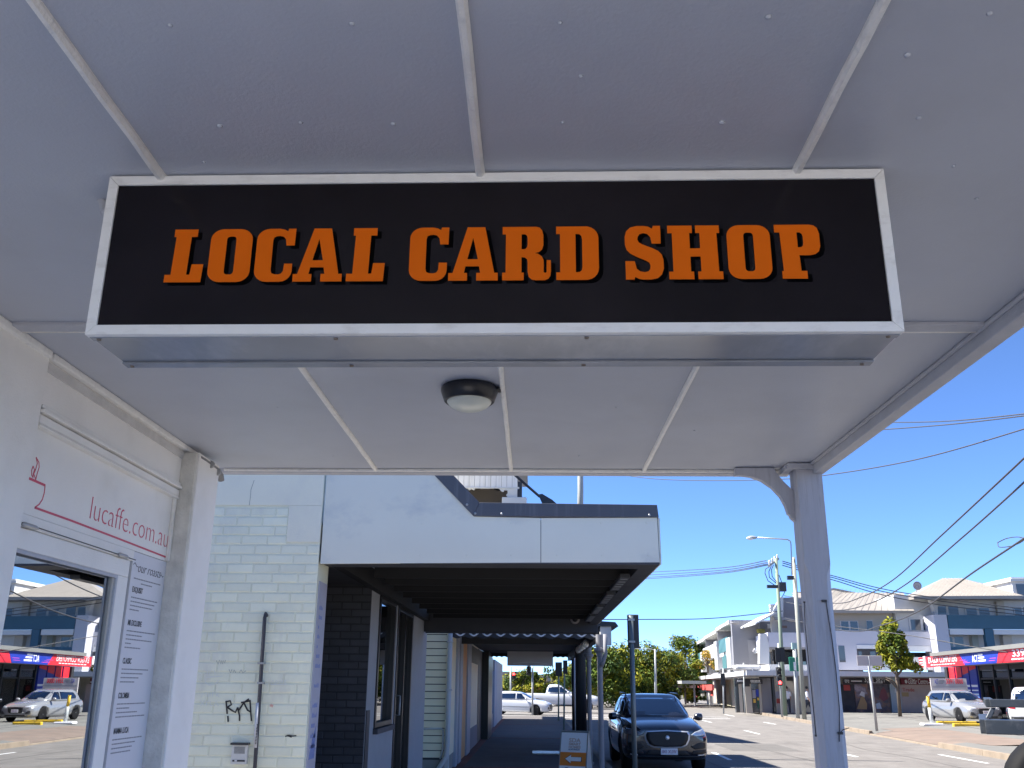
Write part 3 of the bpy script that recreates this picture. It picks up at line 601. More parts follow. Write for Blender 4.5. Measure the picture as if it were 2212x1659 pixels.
graff('graffiti', M_spray, 'black spray painted tag on the brick wall left of the pipe',
      [[(190, 1300), (196, 1370)], [(188, 1305), (212, 1300), (218, 1320), (196, 1335)], [(198, 1335), (222, 1352), (240, 1362), (252, 1335)], [(252, 1335), (262, 1380), (262, 1408)], [(255, 1355), (285, 1310), (312, 1290)], [(270, 1310), (318, 1300)], [(285, 1310), (305, 1350), (322, 1360), (326, 1408)], [(318, 1296), (322, 1360)], [(200, 1380), (202, 1412)]], .014)
graff('chalk_mark', M_chalk, 'faint white chalk letters at the left edge of the brick wall',
      [[(80, 1140), (92, 1140), (88, 1165)], [(100, 1165), (105, 1138), (116, 1155), (126, 1135), (132, 1162)], [(120, 1170), (85, 1175), (78, 1200), (100, 1218), (135, 1210), (150, 1190)], [(100, 1175), (172, 1168)], [(60, 1280), (65, 1255), (75, 1275), (82, 1252), (88, 1278)], [(95, 1278), (97, 1256), (106, 1276), (108, 1254)], [(118, 1278), (120, 1254), (132, 1254)], [(138, 1278), (142, 1255), (152, 1262), (142, 1268), (154, 1280)], [(55, 1300), (75, 1328)], [(75, 1298), (55, 1328)], [(85, 1328), (88, 1302), (100, 1302)], [(108, 1302), (106, 1326), (122, 1326)], [(128, 1328), (138, 1302), (150, 1328)]], .006)
graff('chalk_mark', M_chalk, 'small white scrawl on the brick wall right of the pipe', [[(428, 1215), (440, 1188), (448, 1212)], [(452, 1212), (458, 1190), (468, 1200), (458, 1206)], [(475, 1210), (478, 1190), (490, 1210), (492, 1188)], [(498, 1190), (510, 1190), (500, 1210), (515, 1208)], [(428, 1214), (512, 1212)]], .006)
graff('paint_fleck', mat('red_chalk', (.75, .25, .22), .8), 'tiny red scribble on the brick wall right of the white sleeve', [[(425, 1330), (430, 1318), (436, 1334), (440, 1320)]], .008)
graff('wall_hole', M_spray, 'dark chipped hole low on the right of the brick wall', [[(505, 1490), (525, 1484), (545, 1488), (565, 1486)], [(515, 1484), (540, 1494)]], .010)
graff('faint_tag', mat('grey_pen', (.36, .39, .38), .8), 'faint grey pen letters high left of the black tag', [[(138, 1085), (148, 1105), (155, 1082)], [(162, 1104), (164, 1084)], [(172, 1104), (174, 1084), (184, 1100), (186, 1082)], [(206, 1132), (214, 1152), (222, 1132)], [(228, 1150), (232, 1134), (242, 1150)], [(262, 1150), (270, 1134), (280, 1152), (296, 1140)]], .006)

# awning of the brick building
AX1 = 1.142; AY1 = 17.3; Zb = 2.72
fa_ = thing('flat_awning', (-.4, BY0, Zb), 'pale steel clad awning with charcoal capping projecting from the brick building', 'awning')
M_clad = mat('stained_cladding', (.72, .735, .66), .5, .03, 1, dirt=(.46, .50, .52), dscale=.9, damt=.9, dstretch=(.9, 1, 1.5))
kk = [at_y(*ev(K4, *p), BY0) for p in [(0, 840), (2005, 833), (1985, 480), (535, 470), (200, 120)]]
gl = Vector((WX + .012, BY0, 2.70))
mid = [at_y(*ev(K4, 1065, y), BY0) for y in (835, 482)]
t_ = .03
MB().prism([gl, mid[0] - Vector((.003, 0, 0)), mid[1] - Vector((.003, 0, 0)), kk[3], kk[4] + (kk[4] - kk[3]) * .8, Vector((WX + .012, BY0, kk[4].z + (kk[4] - kk[3]).z * .8))], (0, t_, 0)).build('fascia_panel', M_clad, fa_)
MB().prism([mid[0] + Vector((.003, 0, 0)), kk[1], kk[2], mid[1] + Vector((.003, 0, 0))], (0, t_, 0)).build('fascia_panel', M_clad, fa_)
MB().prism([gl + Vector((0, .001, .02)), kk[1] + Vector((-.02, .001, .02)), kk[2] + Vector((-.02, .001, -.02)), kk[3] + Vector((0, .001, -.03)), gl + Vector((0, .001, .5))], (0, t_ - .003, 0)).build('backing', M_char, fa_)
ct = [at_y(*ev(K4, *p), BY0) for p in [(535, 470), (580, 362), (1980, 380), (1985, 482), (200, 120), (360, 130)]]
M_cap = mat('charcoal_capping', (.075, .078, .095), .38, .06, 2, dirt=(.17, .17, .19), dscale=3, damt=.5, dstretch=(5, 1, .4))
MB().prism([ct[0] + Vector((0, -.02, 0)), Vector((1.150, BY0 - .02, kk[2].z)), Vector((1.138, BY0 - .02, ct[2].z)), ct[1] + Vector((0, -.02, 0))], (0, .12, 0)).build('capping', M_cap, fa_, bevel=.004)
d1 = (ct[4] - ct[0]) * 1.8; d2 = (ct[5] - ct[1]) * 1.8
MB().prism([ct[0] + Vector((-.001, -.019, 0)), ct[1] + Vector((-.001, -.019, 0)), ct[1] + d2 + Vector((0, -.019, 0)), ct[0] + d1 + Vector((0, -.019, 0))], (0, .12, 0)).build('capping', M_cap, fa_, bevel=.004)
for p in [(545, 445), (755, 448), (1925, 458), (480, 375)]:
    q = at_y(*ev(K4, *p), BY0 - .022); MB().lathe([(.012, .004), (.011, -.003), (.005, -.006)], q, 10, 'Y').build('rivet', M_steel, fa_, smooth=True)
for p in [(125, 525), (110, 778), (475, 778), (830, 775), (1190, 775), (1550, 778), (1915, 778), (1540, 520), (1900, 520), (830, 523)]:
    q = at_y(*ev(K4, *p), BY0 - .001); MB().lathe([(.007, .002), (.005, -.003)], q, 8, 'Y').build('rivet', M_clad, fa_, smooth=True)
B('bottom_beam', M_char, fa_, WX + .02, AX1 - .0, BY0 + .001, BY0 + .32, Zb - .012, Zb + .10, bevel=.004)
B('side_beam', M_char, fa_, AX1 - .16, AX1 + .005, BY0 + .322, AY1, Zb - .01, Zb + .30, bevel=.004)
B('side_cladding', M_clad, fa_, AX1 + .0055, AX1 + .022, BY0 + .031, AY1, Zb + .0, Zb + .42)
M_rafter = mat('black_rafter', (.006, .006, .008), .7)
for y in (9.75, 10.45, 11.2, 12.0, 12.85, 13.75, 14.7, 15.7):
    B('rafter', M_rafter, fa_, WX + .32, AX1 - .165, y, y + .05, Zb - .02, Zb + .16)
B('wall_plate', M_rafter, fa_, WX + .005, WX + .10, BY0 + .33, AY1, Zb + .02, Zb + .22)
B('roof_sheet', M_rafter, fa_, WX + .005, AX1, BY0 + .05, AY1, Zb + .33, Zb + .37)
B('end_beam', M_char, fa_, WX + .005, AX1 - .0, AY1 - .12, AY1 - .005, 2.56, 2.93, bevel=.005)
B('valance', M_char, fa_, WX + .02, AX1 - .02, AY1, AY1 + .03, 2.54, 2.60)
for i, (a, b) in enumerate([((1755, 935), (1690, 1050)), ((1665, 1075), (1600, 1160)), ((1565, 1180), (1515, 1245)), ((1505, 1255), (1465, 1310))]):
    y0 = 9.3 + i * 1.75; 
    o = B('strip_light', mat('strip_light_grey', (.03, .03, .035), .4), fa_, AX1 - .30, AX1 - .20, y0, y0 + 1.3, Zb - .055, Zb - .012, bevel=.004)
    for k in range(5): B('vent', M_steel, o, AX1 - .285, AX1 - .215, y0 + .1 + k * .24, y0 + .14 + k * .24, Zb - .0585, Zb - .0555)
ky = AY1 - .125; q = at_y(*ev(K4, 1335, 1283), ky)
cam_ = thing('dome_camera', (q.x, ky, q.z), 'small dark dome camera with pale ring on the far beam of the charcoal awning', 'camera')
MB().lathe([(.085, 0), (.085, -.02), (.06, -.03)], (q.x, ky, q.z), 20, 'Y').build('ring', mat('camera_ring', (.32, .30, .30), .5), cam_, smooth=True)
MB().lathe([(.056, -.02), (.05, -.05), (.03, -.07), (.004, -.075)], (q.x, ky, q.z), 20, 'Y').build('dome', M_black, cam_, smooth=True)
st = thing('awning_stay', (0, 12, 4), 'dark steel stay rod with flat plate rising over the charcoal capping', 'stay rod')
a = at_y(1110, 1024, 12); b = at_y(1166, 1073, 12); d = (b - a).normalized()
MB().tube([a - d * 2.4, a, b], .017, 8).build('rod', mat('dark_stay', (.05, .045, .05), .5), st, smooth=True)
MB().prism([b + Vector((-.02, 0, .03)), b + Vector((.03, 0, .04)), b + d * .15 + Vector((.05, 0, .06)), b + d * 1.0 + Vector((.05, 0, .05)), b + d * 1.0 + Vector((-.05, 0, -.05)), b + d * .15 + Vector((-.06, 0, -.04))], (0, .02, 0)).build('plate', M_dark, st)

# ================================================================== WEATHERBOARD SHOP WITH TALL GABLE
WY = 19.0
wb = thing('weatherboard_shop', (-4, 24, 0), 'cream weatherboard shop beyond the brick building, with white fretwork gable above', 'building')
M_board = mat('cream_board', (.90, .82, .60), .6, .05, 2, .1, 50, var2=.04)
WBX = -1.66
B('wall', M_board, wb, -9, WBX - .05, WY + .05, 35.5, .30, 5.6)
B('shadow_gap_sheet', M_dark, wb, -4.2, WBX - .05, WY + .022, WY + .049, .30, 5.5)  # dark sheet stands in for the shadow lines between boards
pitch = .1335; z = .34
while z < 5.4:
    b = MB(); b.hexa([(-4.2, WY - .004, z), (WBX - .03, WY - .004, z), (WBX - .03, WY + .021, z), (-4.2, WY + .021, z), (-4.2, WY + .008, z + pitch - .016), (WBX - .03, WY + .008, z + pitch - .016), (WBX - .03, WY + .021, z + pitch - .016), (-4.2, WY + .021, z + pitch - .016)])
    b.build('weatherboard', M_board, wb); z += pitch
B('base_board', mat('base_concrete', (.30, .29, .27), .9, .15, 3), wb, -9, WBX - .06, WY + .02, 35.5, 0, .299)
B('corner_board', M_wall, wb, WBX - .029, WBX + .05, WY - .012, WY + .06, .1, 2.75, bevel=.004)
q = at_y(*ev(T3, 262, 300), WY - .06)
MB().tube([(q.x, WY - .06, 2.66), (q.x, WY - .06, .55), (q.x - .02, WY - .06, .36), (q.x - .16, WY - .07, .14), (q.x - .18, WY - .07, .02)], .045, 12).build('downpipe', M_wall, wb, smooth=True)
for zc in (1.55, 2.45): B('pipe_strap', M_wall, wb, q.x - .06, q.x + .06, WY - .11, WY - .01, zc, zc + .03)
g1 = [at_y(*ev(T3, *p), WY - .03) for p in [(-60, 1222), (0, 1222), (165, 1218), (184, 1240), (178, 1460), (150, 1560)]]
MB().tube(g1, .018, 8).build('water_pipe', M_wall, wb, smooth=True)
# street wall, bay by bay: (start, end) seen along the shopfront
def wy(px): return at_x(*ev(T3, px, 1000), -1.70).y
bays = [(318, 335, 'frame'), (335, 352, 'glass'), (352, 378, 'frame'), (378, 412, 'timber'), (412, 438, 'timber'), (438, 475, 'frame'), (475, 568, 'glass'), (568, 612, 'dark'), (612, 660, 'darkcol'), (660, 690, 'glass'), (690, 722, 'frame'), (722, 748, 'glass'), (748, 775, 'frame'), (775, 800, 'white'), (800, 838, 'white')]
M_frm = mat('blue_grey_frame', (.38, .40, .47), .5, .05, 3); M_tim = mat('orange_timber', (.72, .36, .15), .55, .15, 4, stretch=(3, 3, .3))
M_refl = mirror_glass('bay_glass', (.08, .08, .09), (.9, .92, .95), .6)
for (a, b, kind) in bays:
    y0 = wy(a); y1 = min(wy(b), 56.5)
    if kind == 'glass':
        o = B('window', M_refl, wb, -1.725, -1.715, y0 + .002, y1 - .002, .55, 2.25); B('sill_panel', M_wallgrey, o, -1.74, -1.70, y0 + .002, y1 - .002, .0, .549); B('head', M_dark, o, -1.74, -1.70, y0 + .002, y1 - .002, 2.251, 2.7)
    else:
        m = {'frame': M_frm, 'timber': M_tim, 'dark': M_dark, 'darkcol': M_black, 'white': M_wall}[kind]; d = {'darkcol': .22, 'frame': .04, 'white': .03}.get(kind, 0)
        o = B('wall_post' if kind != 'timber' else 'timber_panel', m, wb, -1.78, -1.70 + d, y0 + .002, y1 - .002, .0, 2.72, bevel=.004)
B('inner_back', M_inside, wb, -3.9, -3.8, 19.3, 56, .3, 2.7)
# verandah over the path
vr = thing('verandah', (0, 19.2, 2.6), 'low dark verandah roof over the path with a scalloped white edged valance', 'verandah')
B('ceiling', mat('verandah_ceiling', (.09, .09, .10), .7), vr, -1.66, 1.3, 19.2, 30.5, 2.72, 2.77)
B('roof', M_steel, vr, -1.66, 1.36, 19.15, 31, 2.78, 2.86)
vz0 = at_y(1100, 1378, 19.18).z; vz1 = 2.74
vl = [(-1.66, vz1), (1.28, vz1)]; 
scal = [(1.28 - i * 2.94 / 72, vz0 + .02 * math.cos(i / 72 * 11 * 2 * math.pi)) for i in range(73)]
MB().prism([(x, 19.14, z) for x, z in vl + scal], (0, .02, 0)).build('valance', M_dark, vr)
wav = [(x, vz0 + .072 + .030 * math.cos((x + 1.66) / 2.94 * 11 * 2 * math.pi + (.5 if k % 3 else 0)) * (1 if (k % 9) else .4)) for k, x in enumerate([-1.6 + i * 2.86 / 90 for i in range(91)])]
wav = [(x, vz0 + .070 + .034 * math.sin((x + 1.66) / 2.94 * 11 * 2 * math.pi)) for x in [-1.62 + i * 2.86 / 132 for i in range(133)]]
shape('valance_trim', [ribbon(wav, .030)], frame((0, 19.136, 0), (1, 0, 0), (0, 0, 1)), M_white, vr, .004)
vb_ = [(-1.66, 2.80), (1.2, 2.80)] + [(1.2 - i * 2.86 / 96, 2.60 + .03 * abs(math.sin(i / 96 * 16 * math.pi))) for i in range(97)]
MB().prism([(x, 34.0, z) for x, z in vb_], (0, .02, 0)).build('valance', M_rafter, vr)
B('ceiling', M_rafter, vr, -1.66, 1.25, 30.6, 34.0, 2.73, 2.76)
B('cross_beam', M_dark, vr, -1.66, 1.25, 22.2, 22.3, 2.56, 2.715); B('side_beam', M_dark, vr, 1.18, 1.29, 19.2, 34, 2.50, 2.715)
for i in range(4):
    y = 20.6 + i * 1.15; MB().lathe([(.012, .10), (.06, .06), (.07, 0), (.05, -.05), (.01, -.065)], (1.10 , y, 2.50), 14).build('lamp_globe', mat('globe_white', (.85, .83, .78), .3), vr, smooth=True)
# slim turned verandah posts
def vpost(px, y, x=None, top=2.62):
    x = x if x is not None else at_y(px, 1500, y).x
    t = thing('verandah_post', (x, y, 0), '', 'post')
    MB().lathe([(.075, 0), (.075, .05), (.052, .06), (.052, top - .42), (.06, top - .40), (.065, top - .36), (.075, top - .34), (.11, top - .30), (.11, top - .26), (.07, top - .25), (.07, top)], (x, y, 0), 16).build('shaft', M_wallgrey, t, smooth=False); return t
tag(vpost(1297, 18.9), 'slim grey post with a moulded cap, nearest one under the verandah edge'); tag(vpost(1273, 22.4), 'slim grey post with a moulded cap just behind the nearest one, beside the dark pole')
q = at_y(1306, 1450, 18.8)
MB().tube([(q.x + .02, 18.75, 2.62), (q.x + .02, 18.75, 2.25), (q.x - .02, 18.78, 2.12), (q.x - .06, 18.8, 2.02)], .04, 10).build('downpipe', M_wallgrey, vr, smooth=True)
B('gutter_end', M_wall, vr, 1.30, 1.52, 18.95, 19.10, 2.42, 2.78, bevel=.01)
MB().hexa([(1.22, 18.9, 2.78), (1.66, 18.9, 2.78), (1.66, 31, 2.78), (1.22, 31, 2.78), (1.25, 18.9, 2.88), (1.60, 18.9, 2.86), (1.60, 31, 2.86), (1.25, 31, 2.88)]).build('gutter', M_dark, vr)
# blank hanging sign in the tunnel
a = at_y(*ev(T4, 220, 125), 29); b = at_y(*ev(T4, 1050, 380), 29)
bs = thing('blank_sign', ((a.x + b.x) / 2, 29, b.z), 'blank grey hanging sign box under the far verandah with a faint curved line', 'sign')
B('box', mat('blank_grey', (.62, .60, .60), .5, .04, 1), bs, a.x, b.x, 29, 29.2, b.z, a.z + .02, bevel=.008)
shape('curve_mark', [ribbon([(a.x + (b.x - a.x) * t, b.z + .03 + .075 * math.sin(math.pi * t)) for t in [i / 16 for i in range(2, 15)]], .02)], frame((0, 28.997, 0), (1, 0, 0), (0, 0, 1)), M_white, bs)
# upper storey with fretwork gable
GY = 24.5
def gp(x, y): p = at_y(*ev(K4, x, y), GY); return (p.x, p.z)
up = B('upper_wall', M_wall, wb, -8, -2.35, 24.8, 31, 5.5, 8.2)
gx0 = -3.6; gxr, gz = gp(880, 232); gl_, gt = gp(400, 215)
M_vj = mat('tongue_groove', (.70, .69, .68), .6, .04, 1, dirt=(.48, .46, .42), dscale=1.6, damt=.7, dstretch=(6, 1, .3))
for i in range(22):
    xa = gx0 + i * (gxr - gx0) / 22; B('gable_board', M_vj, wb, xa + .004, xa + (gxr - gx0) / 22 - .004, GY, GY + .05, gz - .02, gz + 1.2)
B('gable_rail', M_wall, wb, gx0, gxr + .05, GY - .03, GY + .06, gz - .06, gz - .021)
arch = [gp(*p) for p in [(480, 248), (500, 262), (515, 252), (535, 262), (560, 235), (570, 228), (700, 228), (730, 245), (750, 270), (768, 275), (775, 262), (800, 262), (803, 285), (790, 300), (815, 335), (822, 350)]]
topz = gz - .061
ff = frame((0, GY + .02, 0), (1, 0, 0), (0, 0, 1))
shape('fretwork', [[(arch[0][0] - .6, topz), (arch[0][0] - .6, arch[0][1] - .1)] + arch[:5] + [(arch[5][0] + .05, topz)]], ff, M_wall, wb, .04)
shape('fretwork', [[(arch[6][0] - .1, topz)] + arch[7:] + [gp(848, 362), (gp(848, 240)[0], topz)]], ff, M_wall, wb, .04)
pa = gp(848, 240); pc = gp(878, 345)
B('gable_post', M_wall, wb, pa[0], pc[0], GY - .02, GY + .14, 4.2, topz); B('post_cap', M_wall, wb, pa[0] - .30, pc[0] + .25, GY - .10, GY + .2, pc[1] - .12, pc[1] + .08, bevel=.02)
B('louvre', M_dark, wb, pc[0] + .01, gp(915, 300)[0], GY + .05, GY + .4, 4.2, gp(900, 190)[1])
B('loggia_back', mat('loggia_brown', (.10, .085, .075), .8), wb, -8, pa[0] + .05, GY + .9, GY + 1.0, 4.6, topz + 1.0); B('loggia_side', M_inside, wb, pa[0] + .06, pa[0] + .12, GY + .15, GY + 1.0, 4.6, topz)
MB().prism([(-8, GY - .3, gz + 1.1), (gxr + .25, GY - .3, gz + .85), (gxr + .25, GY - .3, gz + .95), (-3.2, GY - .3, gz + 2.6), (-8, GY - .3, gz + 2.6)], (0, 4.5, 0)).build('roof', M_steel, wb)
# tall building further along, mostly hidden behind the verandah
tb = thing('tall_gabled_house', (-5, 44, 0), 'tall gabled building behind the verandah whose shadow crosses the road', 'building')
B('wall', M_wall, tb, -9, -2.3, 34.7, 47, 2.9, 11.6)
MB().prism([(-2.1, 34.6, 11.5), (-2.1, 47.4, 11.0), (-2.1, 47.4, 11.6), (-2.1, 34.6, 12.5)], (-7, 0, 0)).build('roof', M_steel, tb)
MB().box(-2.28, 1.2, 46, 56.8, 3.5, 3.62).build('path_awning', M_wall, tb)
# power pole beside the verandah: shade painted into the foot, sunlight into the top
PYp = 26.9; q = at_y(1255, 1500, PYp)
pw = thing('power_pole', (q.x, PYp, 0), 'thick dark timber pole standing at the kerb behind the arrow sign, pale above the awning', 'pole')
MB().tube([(q.x, PYp, 0), (q.x, PYp, 4.9)], [.155, .14], 14).build('lower_pole', mat('shaded_timber', (.035, .037, .038), .8, .3, 3, .5, 30, stretch=(5, 5, .5)), pw, smooth=True)
q2 = at_y(1254, 1060, PYp)
MB().tube([(q.x, PYp, 4.9), (q2.x, PYp, q2.z), (q2.x + .02, PYp, 10.5)], [.10, .085, .07], 12).build('upper_pole', mat('sunlit_pole', (.34, .36, .36), .7, .1, 3), pw, smooth=True)
# ================================================================== VEHICLES
def ring_mesh(rings, cap=True):
    b = MB(); n = len(rings[0])
    for r in rings: b.v += [tuple(p) for p in r]
    for i in range(len(rings) - 1):
        for j in range(n): a = i * n + j; c = i * n + (j + 1) % n; b.f.append((a, c, c + n, a + n))
    if cap: b.f.append(tuple(range(n))[::-1]); b.f.append(tuple(range((len(rings) - 1) * n, len(rings) * n)))
    return b
def car(root, S, paint, wheels, wr, cabin, glass, lamps=(), extra=None, arch=True, ww=.2):
    """S: stations (y, top z, half width at top, half width, bottom z, crown). Nose points to -y."""
    rings = []
    for (y, zt, wt, wm, zb, cr) in S:
        h = zt - zb
        half = [(0, zt + cr), (wt * .55, zt + cr * .82), (wt * .92, zt + cr * .25), (wt, zt - .01), (wm * .985, zt - .20 * h), (wm, zb + .52 * h), (wm * .99, zb + .25 * h), (wm * .95, zb + .04), (wm * .8, zb), (0, zb)]
        rings.append([Vector((x, y, z)) for x, z in half] + [Vector((-x, y, z)) for x, z in half[-2:0:-1]])
    o = ring_mesh(rings).build('body', paint, None, smooth=True)
    md = o.modifiers.new('s', 'SUBSURF'); md.levels = 2; md.render_levels = 2
    me = solid(o); bpy.data.objects.remove(o)
    if arch:
        o = bpy.data.objects.new('t', me); col.objects.link(o); tmp = []
        for (wx, wy_) in wheels:
            c = MB().lathe([(wr * 1.16, -.9 * ww - .2), (wr * 1.16, .9 * ww + .2)], (wx, wy_, wr * 1.02), 28, 'X').build('c', M_rubber); tmp.append(c)
            md = o.modifiers.new('b', 'BOOLEAN'); md.operation = 'DIFFERENCE'; md.object = c; md.solver = 'EXACT'
        m2 = solid(o)
        for t in tmp + [o]: bpy.data.objects.remove(t)
        if len(m2.polygons) > 200: me = m2
    me.materials.clear(); me.materials.append(paint)
    if arch: me.materials.append(M_rubber)
    me.polygons.foreach_set('use_smooth', [True] * len(me.polygons))
    for p in me.polygons: p.material_index = 0
    body = mobj('body', me, None, root)
    # cabin: rounded sections from the waist to the roof (z, y front, y rear, half width)
    secs = []
    def sec(z, ya, yb, w, n=5.0, N=48):
        r = []
        for i in range(N):
            t = 2 * math.pi * i / N; c, s = math.cos(t), math.sin(t)
            r.append(Vector((w * math.copysign(abs(c) ** (2 / n), c), (ya + yb) / 2 + (yb - ya) / 2 * math.copysign(abs(s) ** (2 / n), s), z)))
        return r
    for k in cabin: secs.append(sec(*k))
    top = cabin[-1]
    for (f, dz) in ((.96, .012), (.85, .028), (.6, .042), (.25, .05)):
        cy = (top[1] + top[2]) / 2; hl = (top[2] - top[1]) / 2
        secs.append(sec(top[0] + dz, cy - hl * f, cy + hl * f, top[3] * f))
    cb = ring_mesh(secs).build('cabin', paint, root, smooth=True)
    bvb = BVHTree.FromPolygons([v.co for v in me.vertices], [tuple(p.vertices) for p in me.polygons])
    bvc = BVHTree.FromPolygons([v.co for v in cb.data.vertices], [tuple(p.vertices) for p in cb.data.polygons])
    def patch(name, loop, side, m, bv, parent, off=.006, rings=5):
        """a thin panel laid on the shell; loop in (x,z) for front/back or (y,z) for the sides"""
        d = {'F': Vector((0, 1, 0)), 'B': Vector((0, -1, 0)), 'R': Vector((-1, 0, 0)), 'L': Vector((1, 0, 0))}[side]
        c = (sum(p[0] for p in loop) / len(loop), sum(p[1] for p in loop) / len(loop)); b = MB(); pts = []
        def drop(u, w):
            o3 = Vector((u, 0, w)) if side in 'FB' else Vector((0, u, w)); o3 -= d * 6
            h = bv.ray_cast(o3, d)
            if h[0] is None: return None
            return h[0] - d * off
        lp = []
        for i in range(len(loop)):
            p, q = loop[i], loop[(i + 1) % len(loop)]
            for k in range(3): lp.append((p[0] + (q[0] - p[0]) * k / 3, p[1] + (q[1] - p[1]) * k / 3))
        last = None; n = len(lp)
        for r in range(rings):
            f = 1 - r / rings
            for (u, w) in lp:
                v = drop(c[0] + (u - c[0]) * f, c[1] + (w - c[1]) * f)
                if v is None: v = last if last else Vector((0, 0, 0))
                last = v; b.v.append(tuple(v))
        v = drop(*c) or last; b.v.append(tuple(v))
        for r in range(rings - 1):
            for j in range(n): a = r * n + j; e = r * n + (j + 1) % n; b.f.append((a, e, e + n, a + n))
        for j in range(n): b.f.append(((rings - 1) * n + j, (rings - 1) * n + (j + 1) % n, rings * n))
        o = b.build(name, m, parent, smooth=True)
        md = o.modifiers.new('t', 'SOLIDIFY'); md.thickness = .004; md.offset = 0
        return o
    for (name, loop, side) in glass: patch(name, loop, side, M_cargl2, bvc, cb)
    for (name, loop, side, m, off) in lamps: patch(name, loop, side, m, bvb, body, off)
    tyre = MB().lathe([(wr * .62, -ww / 2), (wr * .9, -ww / 2), (wr, -ww * .36), (wr, ww * .36), (wr * .9, ww / 2), (wr * .62, ww / 2)], (0, 0, 0), 28, 'X').mesh('tyre', True); tyre.materials.append(M_rubber)
    rm = MB().lathe([(wr * .64, -.05), (wr * .6, -.02), (wr * .22, .0), (wr * .05, .01)], (0, 0, 0), 20, 'X')
    rim = MB(); rim.lathe([(wr * .64, -ww * .44), (wr * .66, ww * .44), (wr * .6, ww * .44), (wr * .56, ww * .1)], (0, 0, 0), 28, 'X')
    for k in range(7):
        t = 2 * math.pi * k / 7; rim.tube([(ww * .30, 0, 0), (ww * .36, math.cos(t) * wr * .6, math.sin(t) * wr * .6)], [wr * .13, wr * .07], 6)
        rim.tube([(-ww * .30, 0, 0), (-ww * .36, math.cos(t) * wr * .6, math.sin(t) * wr * .6)], [wr * .13, wr * .07], 6)
    rim = rim.mesh('rim'); rim.materials.append(M_rim)
    for (wx, wy_) in wheels:
        t = mobj('wheel', tyre, None, root); t.location = (wx, wy_, wr); t.rotation_euler.z = 0
        r_ = mobj('rim', rim, None, t)
    for s in (-1, 1):
        m_ = extra['mirror']; b = MB(); x, y, z = m_
        b.lathe([(.02, -.11), (.07, -.09), (.085, 0), (.075, .07), (.02, .09)], (s * x, y, z), 12, 'X'); b.tube([(s * (x - .18), y + .05, z - .05), (s * (x - .04), y + .02, z - .02)], .025, 6)
        b.build('mirror', extra.get('mirror_mat', paint), root, smooth=True)
    if 'plate' in extra:
        x, z, side, txt, w = extra['plate']; yv = extra['plate_y']; s = -1 if side == 'F' else 1
        o = B('number_plate', M_plate, root, x - w / 2, x + w / 2, yv, yv + .012, z - .067, z + .067, bevel=.004)
        fr = frame((x - w * .42, yv - .002, z - .035), (1, 0, 0), (0, 0, 1)) if s < 0 else frame((x + w * .42, yv + .014, z - .035), (-1, 0, 0), (0, 0, 1))
        text('plate_text', txt, fr, .1, M_plate_t, o, width=w * .84)
    return body, cb, (lambda *a, **k: patch(*a, **k)), bvb, bvc
M_plate = mat('plate_white', (.75, .73, .76), .5); M_plate_t = mat('plate_maroon', (.25, .05, .12), .5)
M_cargl2 = mirror_glass('car_window', (.12, .14, .15), (.85, .9, .95), .22)
M_navy = mat('navy_car_paint', (.008, .010, .018), .18, coat=1.0, spec=.6)
M_whitecar = mat('white_car_paint', (.50, .51, .53), .25, coat=.8); M_silver = mat('silver_car_paint', (.27, .275, .285), .25, metal=.3, coat=.8)
M_charcar = mat('charcoal_car_paint', (.05, .055, .065), .25, coat=1)
M_lamp = mat('headlamp_lens', (.55, .58, .62), .08, spec=1.0, metal=.3); M_lampd = mat('headlamp_dark', (.10, .11, .13), .1, spec=1.0)
M_chrome = mat('chrome', (.75, .76, .80), .3, metal=.5); M_grille = mat('grille_black', (.008, .008, .01), .5); M_tail = mat('tail_red', (.45, .02, .03), .2)
M_seat = mat('seat_cloth', (.06, .06, .065), .8)
def sides(name, loop): return [(name, loop, 'R'), (name, loop, 'L')]
def seats(root, ys, z=.62, xx=.38):
    for y in ys:
        for s in (-1, 1): MB().box(s * xx - .23, s * xx + .23, y, y + .14, z, z + .58).box(s * xx - .11, s * xx + .11, y + .02, y + .11, z + .582, z + .76).build('seat', M_seat, root, bevel=.04)
def mirrorx(lp): return [(-x, z) for x, z in lp][::-1]

# dark SUV parked at the kerb, nose towards us
suv = thing('parked_suv', (0, 0, 0), 'dark navy SUV with a chrome ringed grille parked nose on at the near kerb', 'car')
S = [(-2.39, .90, .50, .62, .42, .0), (-2.37, .93, .60, .78, .34, .01), (-2.26, .985, .70, .90, .27, .02), (-2.0, 1.03, .76, .955, .24, .035), (-1.5, 1.075, .80, .968, .24, .045), (-.85, 1.13, .83, .97, .24, .03),
     (0, 1.12, .86, .972, .24, .0), (1.1, 1.15, .86, .97, .25, 0), (1.9, 1.17, .84, .955, .28, 0), (2.22, 1.12, .80, .92, .33, 0), (2.34, .95, .70, .82, .40, 0)]
wh = [(.81, -1.47), (-.81, -1.47), (.81, 1.40), (-.81, 1.40)]
hl = [(.52, .80), (.60, .775), (.90, .80), (.915, .86), (.88, .925), (.76, .905), (.62, .865)]
gr = [(-.47, .875), (-.51, .81), (-.495, .70), (-.43, .585), (-.32, .535), (0, .525), (.32, .535), (.43, .585), (.495, .70), (.51, .81), (.47, .875), (0, .90)]
gi = [(x * .925, .715 + (z - .715) * .87) for x, z in gr]
vt = [(.50, .56), (.60, .50), (.84, .53), (.86, .63), (.74, .645), (.60, .61)]; vt2 = [(.52, .40), (.86, .42), (.87, .50), (.56, .475)]
